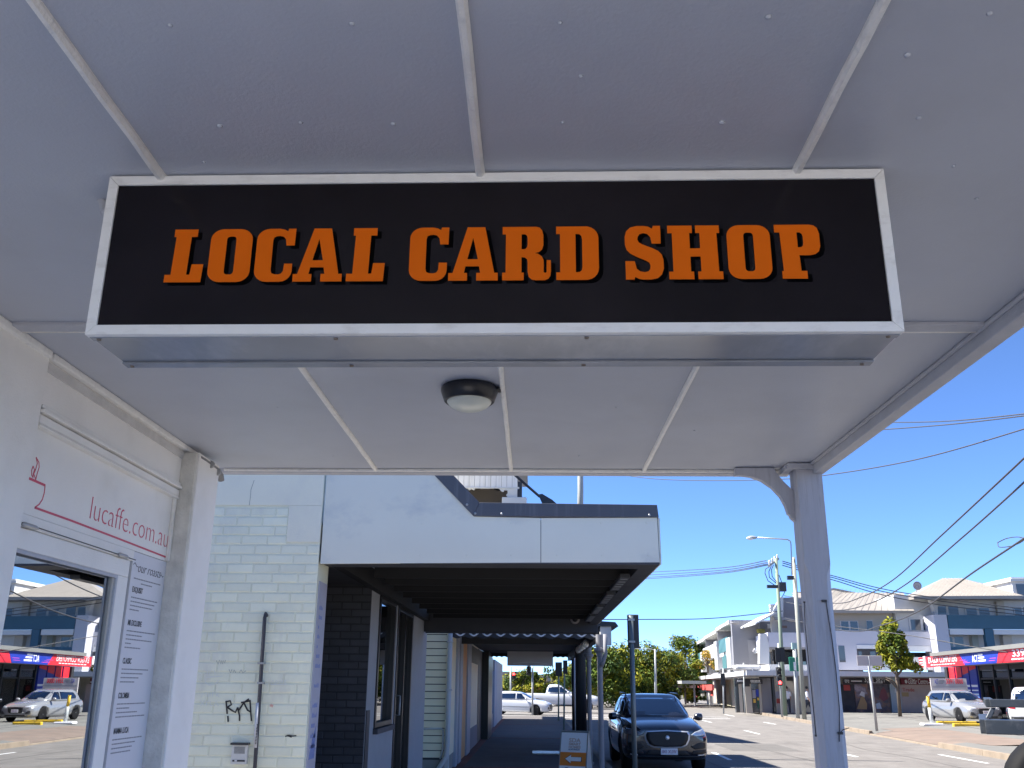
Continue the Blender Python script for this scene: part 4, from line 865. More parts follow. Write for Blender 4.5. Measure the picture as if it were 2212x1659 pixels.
lampset = [('headlight', hl, 'F', M_lamp, .012), ('headlight', mirrorx(hl), 'F', M_lampd, .012), ('grille_ring', gr, 'F', M_chrome, .012), ('grille', gi, 'F', M_grille, .022),
           ('air_vent', vt, 'F', M_grille, .008), ('air_vent', mirrorx(vt), 'F', M_grille, .008), ('air_vent', vt2, 'F', M_grille, .008), ('air_vent', mirrorx(vt2), 'F', M_grille, .008),
           ('lower_intake', [(-.48, .39), (.48, .39), (.42, .475), (-.42, .475)], 'F', M_grille, .01), ('bumper_strip', [(-.85, .335), (.85, .335), (.85, .365), (-.85, .365)], 'F', M_dark, .012),
           ('fog_lamp', [(.66, .37), (.82, .38), (.82, .40), (.66, .392)], 'F', M_lamp, .02), ('fog_lamp', mirrorx([(.66, .37), (.82, .38), (.82, .40), (.66, .392)]), 'F', M_lamp, .02)]
cab = [(1.08, -.98, 2.05, .86), (1.18, -.86, 2.0, .845), (1.36, -.50, 1.88, .775), (1.52, -.16, 1.74, .70), (1.60, .08, 1.62, .64)]
gls = [('windscreen', [(-.735, 1.17), (.735, 1.17), (.69, 1.30), (.60, 1.52), (.50, 1.555), (-.50, 1.555), (-.60, 1.52), (-.69, 1.30)], 'F')] + \
      sides('side_window', [(-.55, 1.19), (.42, 1.19), (.42, 1.49), (.05, 1.50), (-.20, 1.42)]) + sides('side_window', [(.50, 1.19), (1.45, 1.21), (1.40, 1.44), (1.1, 1.48), (.50, 1.495)]) + [('rear_window', [(-.62, 1.22), (.62, 1.22), (.52, 1.5), (-.52, 1.5)], 'B')]
car(suv, S, M_navy, wh, .365, cab, gls, lampset, {'mirror': (1.03, -.62, 1.13), 'plate': (0.03, .455, 'F', '841 XUW', .372), 'plate_y': -2.425}, ww=.24)
MB().lathe([(.048, -2.418), (.044, -2.432), (.02, -2.440)], (0.0, 0, .74), 18, 'Y').build('badge', M_chrome, suv, smooth=True)
for s in (-1, 1): MB().tube([(s * .64, -.02, 1.60), (s * .655, .2, 1.655), (s * .655, 1.3, 1.665), (s * .63, 1.6, 1.62)], .016, 8).build('roof_rail', M_black, suv, smooth=True)
seats(suv, (.25, 1.15)); MB().tube([(-.40 + .17 * math.cos(t), -.18 + .05 * math.sin(t), 1.05 + .17 * math.sin(t)) for t in [i * math.pi / 8 for i in range(17)]], .014, 6).build('steering_wheel', M_black, suv)
B('dashboard', M_seat, suv, -.7, .7, -.75, -.3, .85, 1.07, bevel=.05); B('papers', M_white, suv, .18, .23, -.50, -.49, 1.075, 1.13); B('papers', M_white, suv, .38, .43, -.50, -.49, 1.075, 1.13)
suv.location = (2.93, 22.1 + 2.39, -.15); suv.rotation_euler.z = R(0.5)

def hatch(root, paint, L, W, H, wr, rear=False, wagon=.0, plate=None, mir=.96, dark_head=False):
    h2 = W / 2; f = L / 4.34; yn = -L / 2
    S = [(yn, .66, h2 * .58, h2 * .68, .30, .0), (yn + .03, .70, h2 * .66, h2 * .84, .24, .01), (yn + .16, .78, h2 * .74, h2 * .94, .20, .03), (yn + .5, .85, h2 * .80, h2 * .985, .18, .05), (yn + 1.05, .96, h2 * .84, h2, .18, .03),
         (-.2, .92, h2 * .9, h2, .18, 0), (1.0 * f, .95, h2 * .9, h2, .19, 0), (L / 2 - .42, .98, h2 * .88, h2 * .97, .22, 0), (L / 2 - .12, .96, h2 * .82, h2 * .92, .26, 0), (L / 2, .82, h2 * .72, h2 * .82, .34, 0)]
    wh = [(h2 - .13, yn + .88), (-h2 + .13, yn + .88), (h2 - .13, L / 2 - .78), (-h2 + .13, L / 2 - .78)]
    cab = [(.90, yn + .92, L / 2 - .02, h2 * .90), (1.0, yn + 1.10, L / 2 - .10 + wagon * .05, h2 * .885), (H - .26, yn + 1.52, L / 2 - .26 + wagon * .16, h2 * .80), (H - .12, yn + 1.82, L / 2 - .42 + wagon * .25, h2 * .735), (H - .05, yn + 2.05, L / 2 - .55 + wagon * .3, h2 * .68)]
    zt = H - .10
    gl = [('windscreen', [(-h2 * .78, 1.0), (h2 * .78, 1.0), (h2 * .70, zt - .12), (h2 * .58, zt), (-h2 * .58, zt), (-h2 * .70, zt - .12)], 'F')] + \
         sides('side_window', [(yn + 1.50, .99), (.02, .99), (.02, zt - .03), (-.25, zt - .04), (yn + 1.75, zt - .16)]) + sides('side_window', [(.09, .99), (L / 2 - .85, 1.01), (L / 2 - .75, 1.12), (L / 2 - .95, zt - .06), (.09, zt - .03)]) + \
         ([] if not wagon else sides('side_window', [(L / 2 - .74, 1.02), (L / 2 - .42, 1.05), (L / 2 - .52, zt - .12), (L / 2 - .82, zt - .08)])) + \
         [('rear_window', [(-h2 * .70, 1.02), (h2 * .70, 1.02), (h2 * .58, zt - .02), (-h2 * .58, zt - .02)], 'B')]
    hl = [(h2 * .50, .63), (h2 * .86, .68), (h2 * .90, .75), (h2 * .80, .755), (h2 * .52, .70)]
    gg = [(-h2 * .44, .66), (-h2 * .40, .45), (-h2 * .30, .40), (h2 * .30, .40), (h2 * .40, .45), (h2 * .44, .66), (0, .68)]
    vt = [(h2 * .56, .36), (h2 * .86, .36), (h2 * .84, .52), (h2 * .70, .50)]
    lamp = M_lampd if dark_head else M_lamp
    lamps = [('headlight', hl, 'F', lamp, .01), ('headlight', mirrorx(hl), 'F', lamp, .01), ('grille', gg, 'F', M_grille, .008), ('air_vent', vt, 'F', M_dark, .006), ('air_vent', mirrorx(vt), 'F', M_dark, .006),
             ('intake', [(-h2 * .6, .27), (h2 * .6, .27), (h2 * .55, .33), (-h2 * .55, .33)], 'F', M_grille, .006)]
    tl = [(h2 * .56, .76), (h2 * .88, .78), (h2 * .86, .90), (h2 * .60, .88)]
    lamps += [('tail_light', tl, 'B', M_tail, .01), ('tail_light', mirrorx(tl), 'B', M_tail, .01), ('bumper_insert', [(-h2 * .8, .36), (h2 * .8, .36), (h2 * .8, .46), (-h2 * .8, .46)], 'B', M_dark, .006)]
    sill = [(yn + 1.35, .26), (L / 2 - 1.2, .26), (L / 2 - 1.2, .30), (yn + 1.35, .30)]
    lamps += [('side_strip', [(yn + 1.3, .50), (L / 2 - 1.2, .52), (L / 2 - 1.2, .54), (yn + 1.3, .52)], 'R', M_dark, .004), ('side_strip', [(yn + 1.3, .50), (L / 2 - 1.2, .52), (L / 2 - 1.2, .54), (yn + 1.3, .52)], 'L', M_dark, .004)] if wagon else []
    ex = {'mirror': (h2 + .06, yn + 1.45, 1.0)}
    if plate: ex['plate'] = (0, .50, 'F', plate, .36); ex['plate_y'] = yn - .035
    r = car(root, S, paint, wh, wr, cab, gl, lamps, ex)
    seats(root, (-.35 + (L - 4.34) * .3, .55), .45, .36)
    return r
def gz_at(p, z): return at_z(p[0], p[1], z)
# silver hatchback in the car park
hb = thing('parked_hatchback', (0, 0, 0), 'silver hatchback parked nose on in front of the red and blue computer shop', 'car')
hatch(hb, M_silver, 4.34, 1.80, 1.47, .325, plate='172 WFK')
hb.location = (20.95, 48.6 + .4, .15); hb.rotation_euler.z = R(7); hb.scale = (1.02,) * 3
# white car at the right edge, tail towards us
wc = thing('parked_white_car', (0, 0, 0), 'white hatch backed up at the right edge behind the grey steel rails', 'car')
hatch(wc, M_whitecar, 4.6, 1.88, 1.66, .35, wagon=.6)
wc.location = (22.05, 43.4, .15); wc.rotation_euler.z = R(180 - 38)
# dark car half hidden between them
dc = thing('parked_dark_car', (0, 0, 0), 'dark charcoal car whose bonnet shows between the silver hatch and the white car', 'car')
hatch(dc, M_charcar, 4.4, 1.78, 1.36, .32, plate='903 TLC')
dc.location = (23.55, 47.6, .15); dc.rotation_euler.z = R(-28)
# white wagon crossing at the lights
wg = thing('white_wagon', (0, 0, 0), 'older white small wagon crossing the intersection beyond the verandah path', 'car')
hatch(wg, M_whitecar, 4.25, 1.70, 1.47, .31, wagon=1.0)
wg.location = (at_y(1133, 1530, 65).x - .35, 65, -.15); wg.rotation_euler.z = R(90 - 12)
# white pick-up behind it
ut = thing('white_pickup', (0, 0, 0), 'tall white dual cab pickup with black wheels crossing behind the white wagon', 'pickup')
S = [(-2.65, .98, .60, .72, .52, .0), (-2.62, 1.02, .70, .86, .48, .01), (-2.4, 1.12, .76, .93, .46, .03), (-1.6, 1.20, .82, .95, .46, .03), (-.9, 1.26, .84, .95, .46, .01), (0, 1.22, .86, .95, .46, 0), (1.0, 1.24, .86, .95, .46, 0), (2.4, 1.26, .86, .94, .48, 0), (2.62, 1.24, .84, .90, .52, 0), (2.65, 1.0, .8, .86, .56, 0)]
zt = 1.72
car(ut, S, M_whitecar, [(.80, -1.75), (-.80, -1.75), (.80, 1.55), (-.80, 1.55)], .42, [(1.18, -1.05, 1.00, .86), (1.30, -.85, .98, .84), (1.6, -.35, .90, .75), (1.76, -.05, .80, .68), (1.80, .05, .75, .66)],
    [('windscreen', [(-.72, 1.32), (.72, 1.32), (.56, zt), (-.56, zt)], 'F')] + sides('side_window', [(-.62, 1.30), (.0, 1.30), (.0, zt - .05), (-.15, zt - .05)]) + sides('side_window', [(.07, 1.30), (.82, 1.32), (.74, zt - .06), (.07, zt - .05)]) + [('rear_window', [(-.6, 1.34), (.6, 1.34), (.52, zt - .04), (-.52, zt - .04)], 'B')],
    [('headlight', [(.5, .98), (.82, .98), (.8, 1.07), (.5, 1.04)], 'F', M_lamp, .01), ('headlight', [(-.8, 1.07), (-.82, .98), (-.5, .98), (-.5, 1.04)], 'F', M_lamp, .01), ('grille', [(-.45, .8), (.45, .8), (.45, 1.05), (-.45, 1.05)], 'F', M_grille, .01)], {'mirror': (1.02, -.62, 1.32)}, ww=.27)
seats(ut, (-.1, .6), .75, .38)
for s in (-1, 1): MB().tube([(s * .93, -1.1, .48), (s * .93, 1.0, .48)], .05, 8).build('side_step', M_black, ut, smooth=True)
ut.location = (at_y(1205, 1530, 71).x + .2, 71, -.15); ut.rotation_euler.z = R(90 - 6); ut.scale = (1.05,) * 3

# steel tray / trailer frame parked at the right edge
tr = thing('steel_trailer', (0, 0, 0), 'grey steel trailer frame with two rails poking in at the right edge', 'trailer')
M_rail = mat('blue_grey_steel', (.045, .052, .062), .35, .1, 6, metal=.3, dirt=(.2, .2, .2), dscale=8, damt=.4)
TD = 7.4
ra = at_y(*ev(R6, 1060, 880), TD); rb = at_y(*ev(R6, 1005, 1165), TD); ux = Vector((math.cos(R(-24)), math.sin(R(-24)), 0)); uy = Vector((-ux.y, ux.x, 0))
def beam(name, p, q, w, h, parent=tr):
    d = (q - p).normalized(); sdv = Vector((-d.y, d.x, 0)).normalized(); upv = d.cross(sdv) * -1
    if upv.z < 0: upv = -upv
    if abs(d.z) > .7: sdv = ux; upv = uy
    c = [p + sdv * a * w / 2 + upv * b * h / 2 for a, b in ((-1, -1), (1, -1), (1, 1), (-1, 1))]
    b = MB(); b.hexa([c[0], c[1], c[2], c[3]] + [v + (q - p) for v in c]); return b.build(name, M_rail, parent, bevel=.006)
beam('top_rail', ra, ra + ux * 2.2, .06, .058); beam('lower_rail', rb, rb + ux * 2.2, .07, .10)
beam('top_rail', ra + uy * .02, ra + uy * 1.9, .06, .058); beam('lower_rail', rb + uy * .04, rb + uy * 1.9, .07, .10)
beam('corner_post', rb + Vector((.03, 0, .06)), ra + Vector((.02, .0, -.032)), .04, .04)
for k in (1.1, 2.1): beam('post', rb + ux * k + Vector((0, 0, .06)), ra + ux * k + Vector((0, 0, -.032)), .05, .05)
MB().hexa([rb + Vector((.05, .05, -.01)), rb + ux * 2.2 + Vector((0, .05, -.01)), rb + ux * 2.2 + uy * 1.8 + Vector((0, 0, -.01)), rb + uy * 1.8 + Vector((.05, 0, -.01))] + [v + Vector((0, 0, .02)) for v in (rb + Vector((.05, .05, -.01)), rb + ux * 2.2 + Vector((0, .05, -.01)), rb + ux * 2.2 + uy * 1.8 + Vector((0, 0, -.01)), rb + uy * 1.8 + Vector((.05, 0, -.01)))]).build('deck', M_rail, tr)
wp = at_y(*ev(R6, 1540, 1560), TD - .2)
beam('mudguard', rb + ux * .70 + uy * .1 + Vector((0, 0, -.33)), rb + ux * 1.6 + uy * .1 + Vector((0, 0, -.30)), .26, .02)
wy_t = rb + ux * 1.15 + uy * .1
for dy in (0, 1.6):
    c = wy_t + uy * dy; b = MB(); b.lathe([(.2, -.1), (.32, -.1), (.34, -.06), (.34, .06), (.32, .1), (.2, .1)], (0, 0, 0), 26, 'Y'); o = b.build('tyre', M_rubber, tr, smooth=True)
    o.rotation_euler.z = R(-24); o.location = (c.x, c.y, .19); 
    MB().lathe([(.21, -.08), (.2, .08)], (0, 0, 0), 18, 'Y').build('rim', M_rim, o)
beam('axle', wy_t + Vector((0, 0, .19 - wy_t.z)), wy_t + uy * 1.6 + Vector((0, 0, .19 - wy_t.z)), .06, .06)
for dy in (.3, 1.3): beam('spring_bracket', wy_t + uy * dy + Vector((0, 0, .22 - wy_t.z)), wy_t + uy * dy + Vector((0, 0, -.04)), .08, .08)
sw = MB().lathe([(.19, -.09), (.29, -.09), (.32, -.05), (.32, .05), (.29, .09), (.19, .09)], (0, 0, 0), 30, 'Y').build('spare_tyre', M_rubber, tr, smooth=True)
q = at_y(2287, 1712, 6.3); sw.location = q; MB().lathe([(.195, -.06), (.18, .06)], (0, 0, 0), 20, 'Y').build('rim', M_rim, sw)
beam('spare_bracket', Vector((q.x, 6.42, q.z)), Vector((q.x + .2, 7.0, q.z + .05)), .05, .05)
# ================================================================== STREET FURNITURE
# dark cased sign on a pole at the near kerb
q = at_y(1368, 1500, 15.2); qt = at_y(1366.5, 1327, 15.2); qb = at_y(1380, 1400, 15.2)
sp = thing('street_sign', (q.x, 15.2, 0), 'grey pole with a tall black sign box seen edge on, in front of the SUV', 'street sign')
MB().tube([(q.x - .01, 15.2, 0), (q.x, 15.2, qt.z - .02)], .038, 14).build('pole', mat('blue_grey_pole', (.17, .20, .21), .4, .05, 3, metal=.3), sp, smooth=True)
a = at_y(1356, 1327, 15.16).x; b_ = at_y(1380.5, 1327, 15.16).x
B('sign_box', M_dark, sp, a, b_, 15.245, 15.30, qb.z, qt.z, bevel=.012)
for z in (qb.z + .08, qt.z - .1): B('bracket', M_steel, sp, q.x - .05, q.x + .05, 15.155, 15.244, z, z + .03)
# arrow board
ab = thing('a_frame_sign', (0, 0, 0), 'white and orange folding pavement board with an arrow pointing left', 'pavement sign')
w2, hB = .265, .83; M_bw = mat('board_white', (.88, .87, .86), .5); M_bf = mat('board_frame', (.20, .21, .19), .5)
fb = MB().prism([(-w2, -.20, .03), (w2, -.20, .03), (w2, -.02, hB), (-w2, -.02, hB)], (0, .012, .003)).build('front_board', M_bw, ab)
MB().prism([(-w2, .22, .03), (w2, .22, .03), (w2, .03, hB), (-w2, .03, hB)], (0, .012, .003)).build('rear_board', M_bw, ab)
uyb = Vector((0, .18, hB - .03)).normalized(); fr = lambda u, v: frame(Vector((u, -.20, .03)) + uyb * v + Vector((0, -.004, 0)), (1, 0, 0), uyb)
hh = (Vector((0, .18, hB - .03))).length
for s in (-1, 1):
    MB().tube([Vector((s * w2, -.204, .0)), Vector((s * w2, -.02, hB + .01))], .011, 6).build('frame_tube', M_bf, ab); MB().tube([Vector((s * w2, .235, .0)), Vector((s * w2, .04, hB + .01))], .011, 6).build('frame_tube', M_bf, ab)
MB().tube([(-w2 - .01, .01, hB + .02), (w2 + .01, .01, hB + .02)], .02, 8).build('hinge_bar', M_bf, ab)
shape('orange_band', [[(-w2 + .005, .30 * hh), (w2 - .005, .30 * hh), (w2 - .005, .585 * hh), (-w2 + .005, .585 * hh)]], fr(0, 0), M_orange, fb, .001)
ar = [(-.15, .445), (-.04, .53), (-.04, .485), (.16, .485), (.16, .40), (-.04, .40), (-.04, .355)]
shape('arrow_outline', [[(x * 1.08 - .0, .443 * hh + (y - .443) * 1.14 * hh) for x, y in ar]], fr(0, 0) @ Matrix.Translation((0, 0, .001)), M_dark, fb, .001); shape('arrow', [[(x, y * hh) for x, y in ar]], fr(0, 0) @ Matrix.Translation((0, 0, .002)), M_bw, fb, .001)
M_peach = mat('peach_print', (.62, .46, .38), .5)
for (t, v, s_, w, m) in [('SDA', .80, .10, .23, M_peach), ('SMART', .735, .06, .235, M_peach), ('HOMES', .67, .06, .235, M_peach), ('AUSTRALIA', .632, .03, .235, mat('grey_print', (.3, .31, .36), .5))]:
    text('lettering', t, fr(-.10, v * hh) @ Matrix.Translation((0, 0, .001)), s_, m, fb, width=w, bold=.002)
shape('emblem', [arc(-.11, .19 * hh, .06, 0, 350, 24)], fr(0, 0), mat('maroon_print', (.22, .06, .12), .5), fb, .001); shape('emblem', [arc(-.105, .215 * hh, .028, 0, 350, 16)], fr(0, 0) @ Matrix.Translation((0, 0, .001)), mat('lime_print', (.5, .6, .2), .5), fb, .001)
shape('emblem', [[(-.15, .15 * hh), (-.07, .15 * hh), (-.075, .18 * hh), (-.145, .18 * hh)]], fr(0, 0) @ Matrix.Translation((0, 0, .001)), M_bw, fb, .001)
shape('small_print', [[(.03, v * hh), (.17, v * hh), (.17, (v + .009) * hh), (.03, (v + .009) * hh)] for v in (.14, .16, .19, .21)], fr(0, 0), mat('grey_print', (0, 0, 0)), fb, .001)
p = at_y(1243, 1610, 18.4); ab.location = (p.x, 18.5, 0); ab.rotation_euler.z = R(-24)
# drain lid lying bright on the path
dl = at_z(1180, 1627, 0.0); o = MB().box(dl.x - .36, dl.x + .36, dl.y - .55, dl.y + .45, .001, .03).build('drain_cover', mat('worn_steel', (.55, .52, .44), .3, .15, 6, metal=.4), None, bevel=.01)
tag(o, 'pale worn metal drain cover lying on the shaded path', 'drain cover')
# ---- traffic lights and poles
M_sig = mat('signal_black', (.02, .02, .022), .6); M_redl = mat('red_lamp_lit', (1, .03, .03), .4, emit=6.0); M_off = mat('lamp_off', (.05, .05, .05), .3)
M_green_pole = mat('green_grey_pole', (.20, .27, .23), .6, .1, 3); M_galv = mat('pole_grey', (.36, .38, .38), .5, .06, 3)
def signal(parent, x, y, z0, z1, w=.34, face=True, lit=True):
    B('housing', M_sig, parent, x - w / 2, x + w / 2, y, y + .25, z0, z1, bevel=.02); h = z1 - z0
    if not face: B('backboard', M_sig, parent, x - w * .72, x + w * .72, y - .03, y - .005, z0 - .05, z1 + .05, bevel=.02); return
    for k in range(3):
        z = z1 - h * (k + .5) / 3
        MB().lathe([(.105, 0), (.09, -.012), (.03, -.02)], (x, y - .002, z), 16, 'Y').build('lamp', M_redl if (k == 2 and lit == 2) or (k == 0 and lit is True) else M_off, parent, smooth=True)
        b = MB(); 
        for i in range(9):
            t0, t1 = math.pi * i / 9, math.pi * (i + 1) / 9; c0 = (x + .13 * math.cos(t0), z + .13 * math.sin(t0)); c1 = (x + .13 * math.cos(t1), z + .13 * math.sin(t1))
            b.quad((c0[0], y, c0[1]), (c1[0], y, c1[1]), (c1[0], y - .2, c1[1] - .03), (c0[0], y - .2, c0[1] - .03))
        b.build('visor', M_sig, parent)
def tl(crop, base, top, Y, m, heads, label, r=.06, zbase=0):
    b = at_y(*ev(crop, *base), Y); t = at_y(*ev(crop, *top), Y)
    o = thing('traffic_light', (b.x, Y, zbase), label, 'traffic light', 'signals around the intersection')
    MB().tube([(b.x, Y + .15, zbase), (t.x, Y + .15, t.z)], r, 10).build('pole', m, o, smooth=True)
    for (cx, y0, y1, w, face, lit) in heads:
        u = at_y(*ev(crop, cx, y0), Y); v = at_y(*ev(crop, cx, y1), Y); signal(o, u.x, Y - .12, v.z, u.z, w, face, lit)
    return o
tl(K6, (725, 1515), (705, 1105), 60, M_galv, [(692, 1138, 1215, .2, False, False), (720, 1135, 1212, .2, False, False), (701, 1248, 1358, .28, True, 2)], 'signal pole with a lit red lamp in front of the tall green power pole', .06)
tl(K6, (378, 1500), (376, 1255), 66, M_galv, [(368, 1290, 1352, .21, False, False)], 'signal seen from behind, left of the black and white clinic sign', .05)
tl(K6, (505, 1500), (497, 1222), 68, M_galv, [(512, 1322, 1358, .24, False, False)], 'slim signal pole with a small black head in front of the clinic sign', .05)
tl(T4, (280, 1100), (280, 400), 84, M_galv, [(335, 510, 622, .34, True, True)], 'lit red signal seen above the white wagon through the verandah', .08)
tl(T4, (675, 1265), (677, 385), 58.5, M_galv, [(610, 388, 548, .28, True, False)], 'pole with an unlit black signal in front of the white wagon', .06)
tl(T4, (1148, 1300), (1155, 330), 50, M_green_pole, [(1150, 330, 548, .24, False, False)], 'back of a broad signal under the far valance, left of another one', .04)
tl(T4, (1250, 1600), (1258, 300), 38, M_green_pole, [(1268, 302, 498, .12, False, False)], 'back of a signal nearest the dark pole under the far valance', .035)
for (px, Y, r, m, lab) in [(1420, 33, .05, M_black, 'thin black pole just left of the dark timber pole'), (1452, 36, .06, M_wall, 'thin white pole between the black pole and the dark timber pole')]:
    p = at_y(*ev(T4, px, 1400), Y); o = MB().tube([(p.x, Y, 0), (p.x, Y, 2.66)], r, 10).build('slim_pole', m, None, smooth=True); tag(o, lab, 'pole')
# street lamp
LY = 56; b = at_y(*ev(K6, 855, 1540), LY); t = at_y(*ev(K6, 790, 595), LY)
sl = thing('street_lamp', (b.x, LY, 0), 'tall timber street lamp pole with a long curved arm left of the awning post', 'street lamp')
MB().tube([(b.x, LY, 0), (t.x, LY, t.z)], [.13, .115], 12).build('pole', M_timberpole, sl, smooth=True)
arm = [at_y(*ev(K6, *p), LY - .2) for p in [(783, 700), (780, 600), (776, 515), (772, 500), (758, 490), (730, 487), (578, 478)]]
MB().tube(arm, .04, 8).build('arm', M_steel, sl, smooth=True)
l0 = at_y(*ev(K6, 578, 478), LY - .2); l1 = at_y(*ev(K6, 516, 482), LY - .2)
MB().lathe([(.03, 0), (.08, -.12), (.11, -.32), (.09, -.5), (.02, -.6)], (0, 0, 0), 12, 'X').build('lamp_head', M_galv, sl, smooth=True).location = l0
MB().lathe([(.06, -.28), (.11, -.35), (.10, -.5), (.07, -.62), (.02, -.66)], (0, 0, -.04), 12, 'X').build('lens', mat('lamp_lens', (.75, .74, .7), .2), sl, smooth=True).location = l0
bx = at_y(*ev(K6, 775, 716), LY - .2); B('junction_box', M_dark, sl, bx.x - .2, bx.x + .15, LY - .35, LY - .1, bx.z - .12, bx.z + .1)
# power pole with crossarm
PY = 63; b = at_y(*ev(K6, 742, 1515), PY); t = at_y(*ev(K6, 688, 600), PY)
pp2 = thing('power_pole', (b.x, PY, 0), 'tall green power pole with crossarm and looping cables across the road', 'power pole')
MB().tube([(b.x, PY, 0), (t.x, PY, t.z)], [.14, .10], 12).build('pole', mat('green_timber', (.20, .25, .19), .8, .15, 3, .4, 30, stretch=(5, 5, .4)), pp2, smooth=True)
ca = at_y(*ev(K6, 645, 645), PY - 1.0); cb_ = at_y(*ev(K6, 700, 605), PY + 1.0); MB().tube([ca, cb_], .09, 6).build('crossarm', M_galv, pp2)
for k in range(4):
    p = ca.lerp(cb_, .08 + k * .28); MB().lathe([(.06, .08), (.09, .14), (.05, .2), (.08, .26), (.02, .34)], p, 10).build('insulator', M_wall, pp2, smooth=True)
for pts in [[(650, 650), (625, 665), (622, 690), (640, 735), (685, 765)], [(660, 645), (645, 680), (648, 715), (690, 750)], [(672, 640), (660, 670), (665, 710), (690, 740)], [(705, 700), (720, 740), (712, 790)], [(725, 770), (740, 800), (725, 830)]]:
    MB().tube([at_y(*ev(K6, *p), PY - .3) for p in pts], .028, 6).build('loop_cable', M_cable, pp2)
bx = at_y(*ev(K6, 724, 770), PY - .3); B('switch_box', M_dark, pp2, bx.x - .22, bx.x + .22, PY - .5, PY - .1, bx.z - .3, bx.z + .28); B('clamp', M_dark, pp2, bx.x - 1.0, bx.x - .3, PY - .45, PY - .25, bx.z - .1, bx.z + .1)
# green sign, its pole
GYs = 57.5; a = at_y(*ev(K6, 760, 1188), GYs); c = at_y(*ev(K6, 824, 1272), GYs); p0 = at_y(*ev(K6, 815, 1515), GYs); p1 = at_y(*ev(K6, 797, 1140), GYs)
gs = thing('green_sign', (p0.x, GYs, 0), 'green sign panel with a white box on a grey pole beside the street lamp', 'sign')
B('panel', mat('sign_green', (.02, .22, .13), .5), gs, a.x, c.x, GYs - .1, GYs - .05, c.z, a.z, bevel=.03); B('white_box', M_white, gs, a.x + .25, c.x - .2, GYs - .112, GYs - .101, a.z - .75, a.z - .28)
for k in range(3): B('letter_bar', mat('pale_green', (.35, .5, .45), .5), gs, a.x + .5 + k * .3, a.x + .68 + k * .3, GYs - .112, GYs - .101, c.z + .35, c.z + .55)
MB().tube([(p0.x, GYs, 0), (p1.x, GYs, p1.z)], .11, 10).build('pole', M_galv, gs, smooth=True); B('cap_box', mat('pale_green', (0, 0, 0)), gs, p1.x - .15, p1.x + .15, GYs - .1, GYs + .1, p1.z, p1.z + .35)
# blank sign seen from behind, and its leaning pole
NY = 41.5; a = at_y(*ev(K7, 345, 768), NY); c = at_y(*ev(K7, 552, 850), NY); p0 = at_y(*ev(K7, 505, 1320), NY); p1 = at_y(*ev(K7, 438, 772), NY)
ns = thing('roadside_sign', (p0.x, NY, 0), 'plain rectangular sign seen from behind on a leaning grey pole by the far kerb', 'sign')
B('panel', mat('sign_back', (.50, .46, .43), .5, .06, 2), ns, a.x, c.x, NY - .05, NY - .03, c.z, a.z, bevel=.02); MB().tube([(p0.x, NY, 0), (p1.x, NY, p1.z)], .055, 10).build('pole', M_galv, ns, smooth=True)
# leaning yellow topped marker post and wheel stops
mp0 = at_y(*ev(R6, 365, 1105), 45.5); mp1 = at_y(*ev(R6, 312, 795), 45.5); mm = mp0.lerp(mp1, .55)
mk = thing('marker_post', (mp0.x, 45.5, .15), 'leaning marker post with yellow top in front of the silver hatchback', 'post')
MB().tube([(mp0.x, 45.5, .15), mm], .085, 10).build('lower_post', M_galv, mk, smooth=True); MB().tube([mm, mp1], .07, 10).build('yellow_top', mat('yellow_paint', (.65, .42, .03), .5, .1, 4), mk, smooth=True)
B('foot', M_white, mk, mp0.x - .5, mp0.x + .4, 45.2, 45.7, .10, .20, bevel=.03)
for (x0, x1, y, yy, lab) in [(420, 890, 1080, 46.6, 'yellow wheel stop right in front of the silver hatchback'), (615, 975, 1130, 43.8, 'yellow wheel stop nearest the road, in front of the dark car')]:
    p = at_y(*ev(R6, x0, y), yy); r = at_y(*ev(R6, x1, y), yy); o = B('wheel_stop', mat('yellow_paint', (0, 0, 0)), None, p.x, r.x, yy - .1, yy + .1, .05, .26, bevel=.03); tag(o, lab, 'wheel stop')
# ---- overhead wires
def wire(pts, r, label, n=12):
    P = [at_y(px, py, Y) for (px, py, Y) in pts]
    out = []
    for i in range(len(P) - 1):          # smooth through the points
        p0 = P[max(i - 1, 0)]; p1 = P[i]; p2 = P[i + 1]; p3 = P[min(i + 2, len(P) - 1)]
        for k in range(n):
            t = k / n; out.append(.5 * ((2 * p1) + (p2 - p0) * t + (2 * p0 - 5 * p1 + 4 * p2 - p3) * t * t + (3 * p1 - p0 - 3 * p2 + p3) * t ** 3))
    out.append(P[-1]); o = MB().tube(out, r, 6).build('overhead_wire', M_cable, None, smooth=True); return tag(o, label, 'wire', 'overhead wires')
wire([(1180, 900, 90), (1500, 900, 62), (1800, 906, 44), (1905, 912, 40), (2060, 909, 34), (2300, 884, 26)], .022, 'upper one of the two close wires highest in the sky at right')
wire([(1180, 955, 90), (1480, 948, 60), (1780, 936, 42), (1870, 930.5, 38), (2060, 916, 32), (2300, 887, 24)], .022, 'lower one of the two close wires highest in the sky at right')
wire([(1180, 1000, 62), (1320, 1022, 56), (1410, 1034, 52), (1520, 1038, 48), (1660, 1036, 44), (1780, 1027, 40), (2000, 988, 34), (2330, 890, 27)], .022, 'long wire sagging behind the fretted bracket of the awning post')
wire([(1694, 1287, 63), (1800, 1303, 52), (1860, 1290, 46), (1930, 1252, 38), (2030, 1160, 30), (2212, 990, 21), (2300, 905, 18)], .024, 'upper of three thick wires rising to the right of the post')
wire([(1694, 1300, 63), (1800, 1318, 52), (1880, 1303, 45), (1960, 1260, 37), (2080, 1160, 29), (2212, 1042, 22), (2320, 940, 18)], .024, 'middle of three thick wires rising to the right of the post')
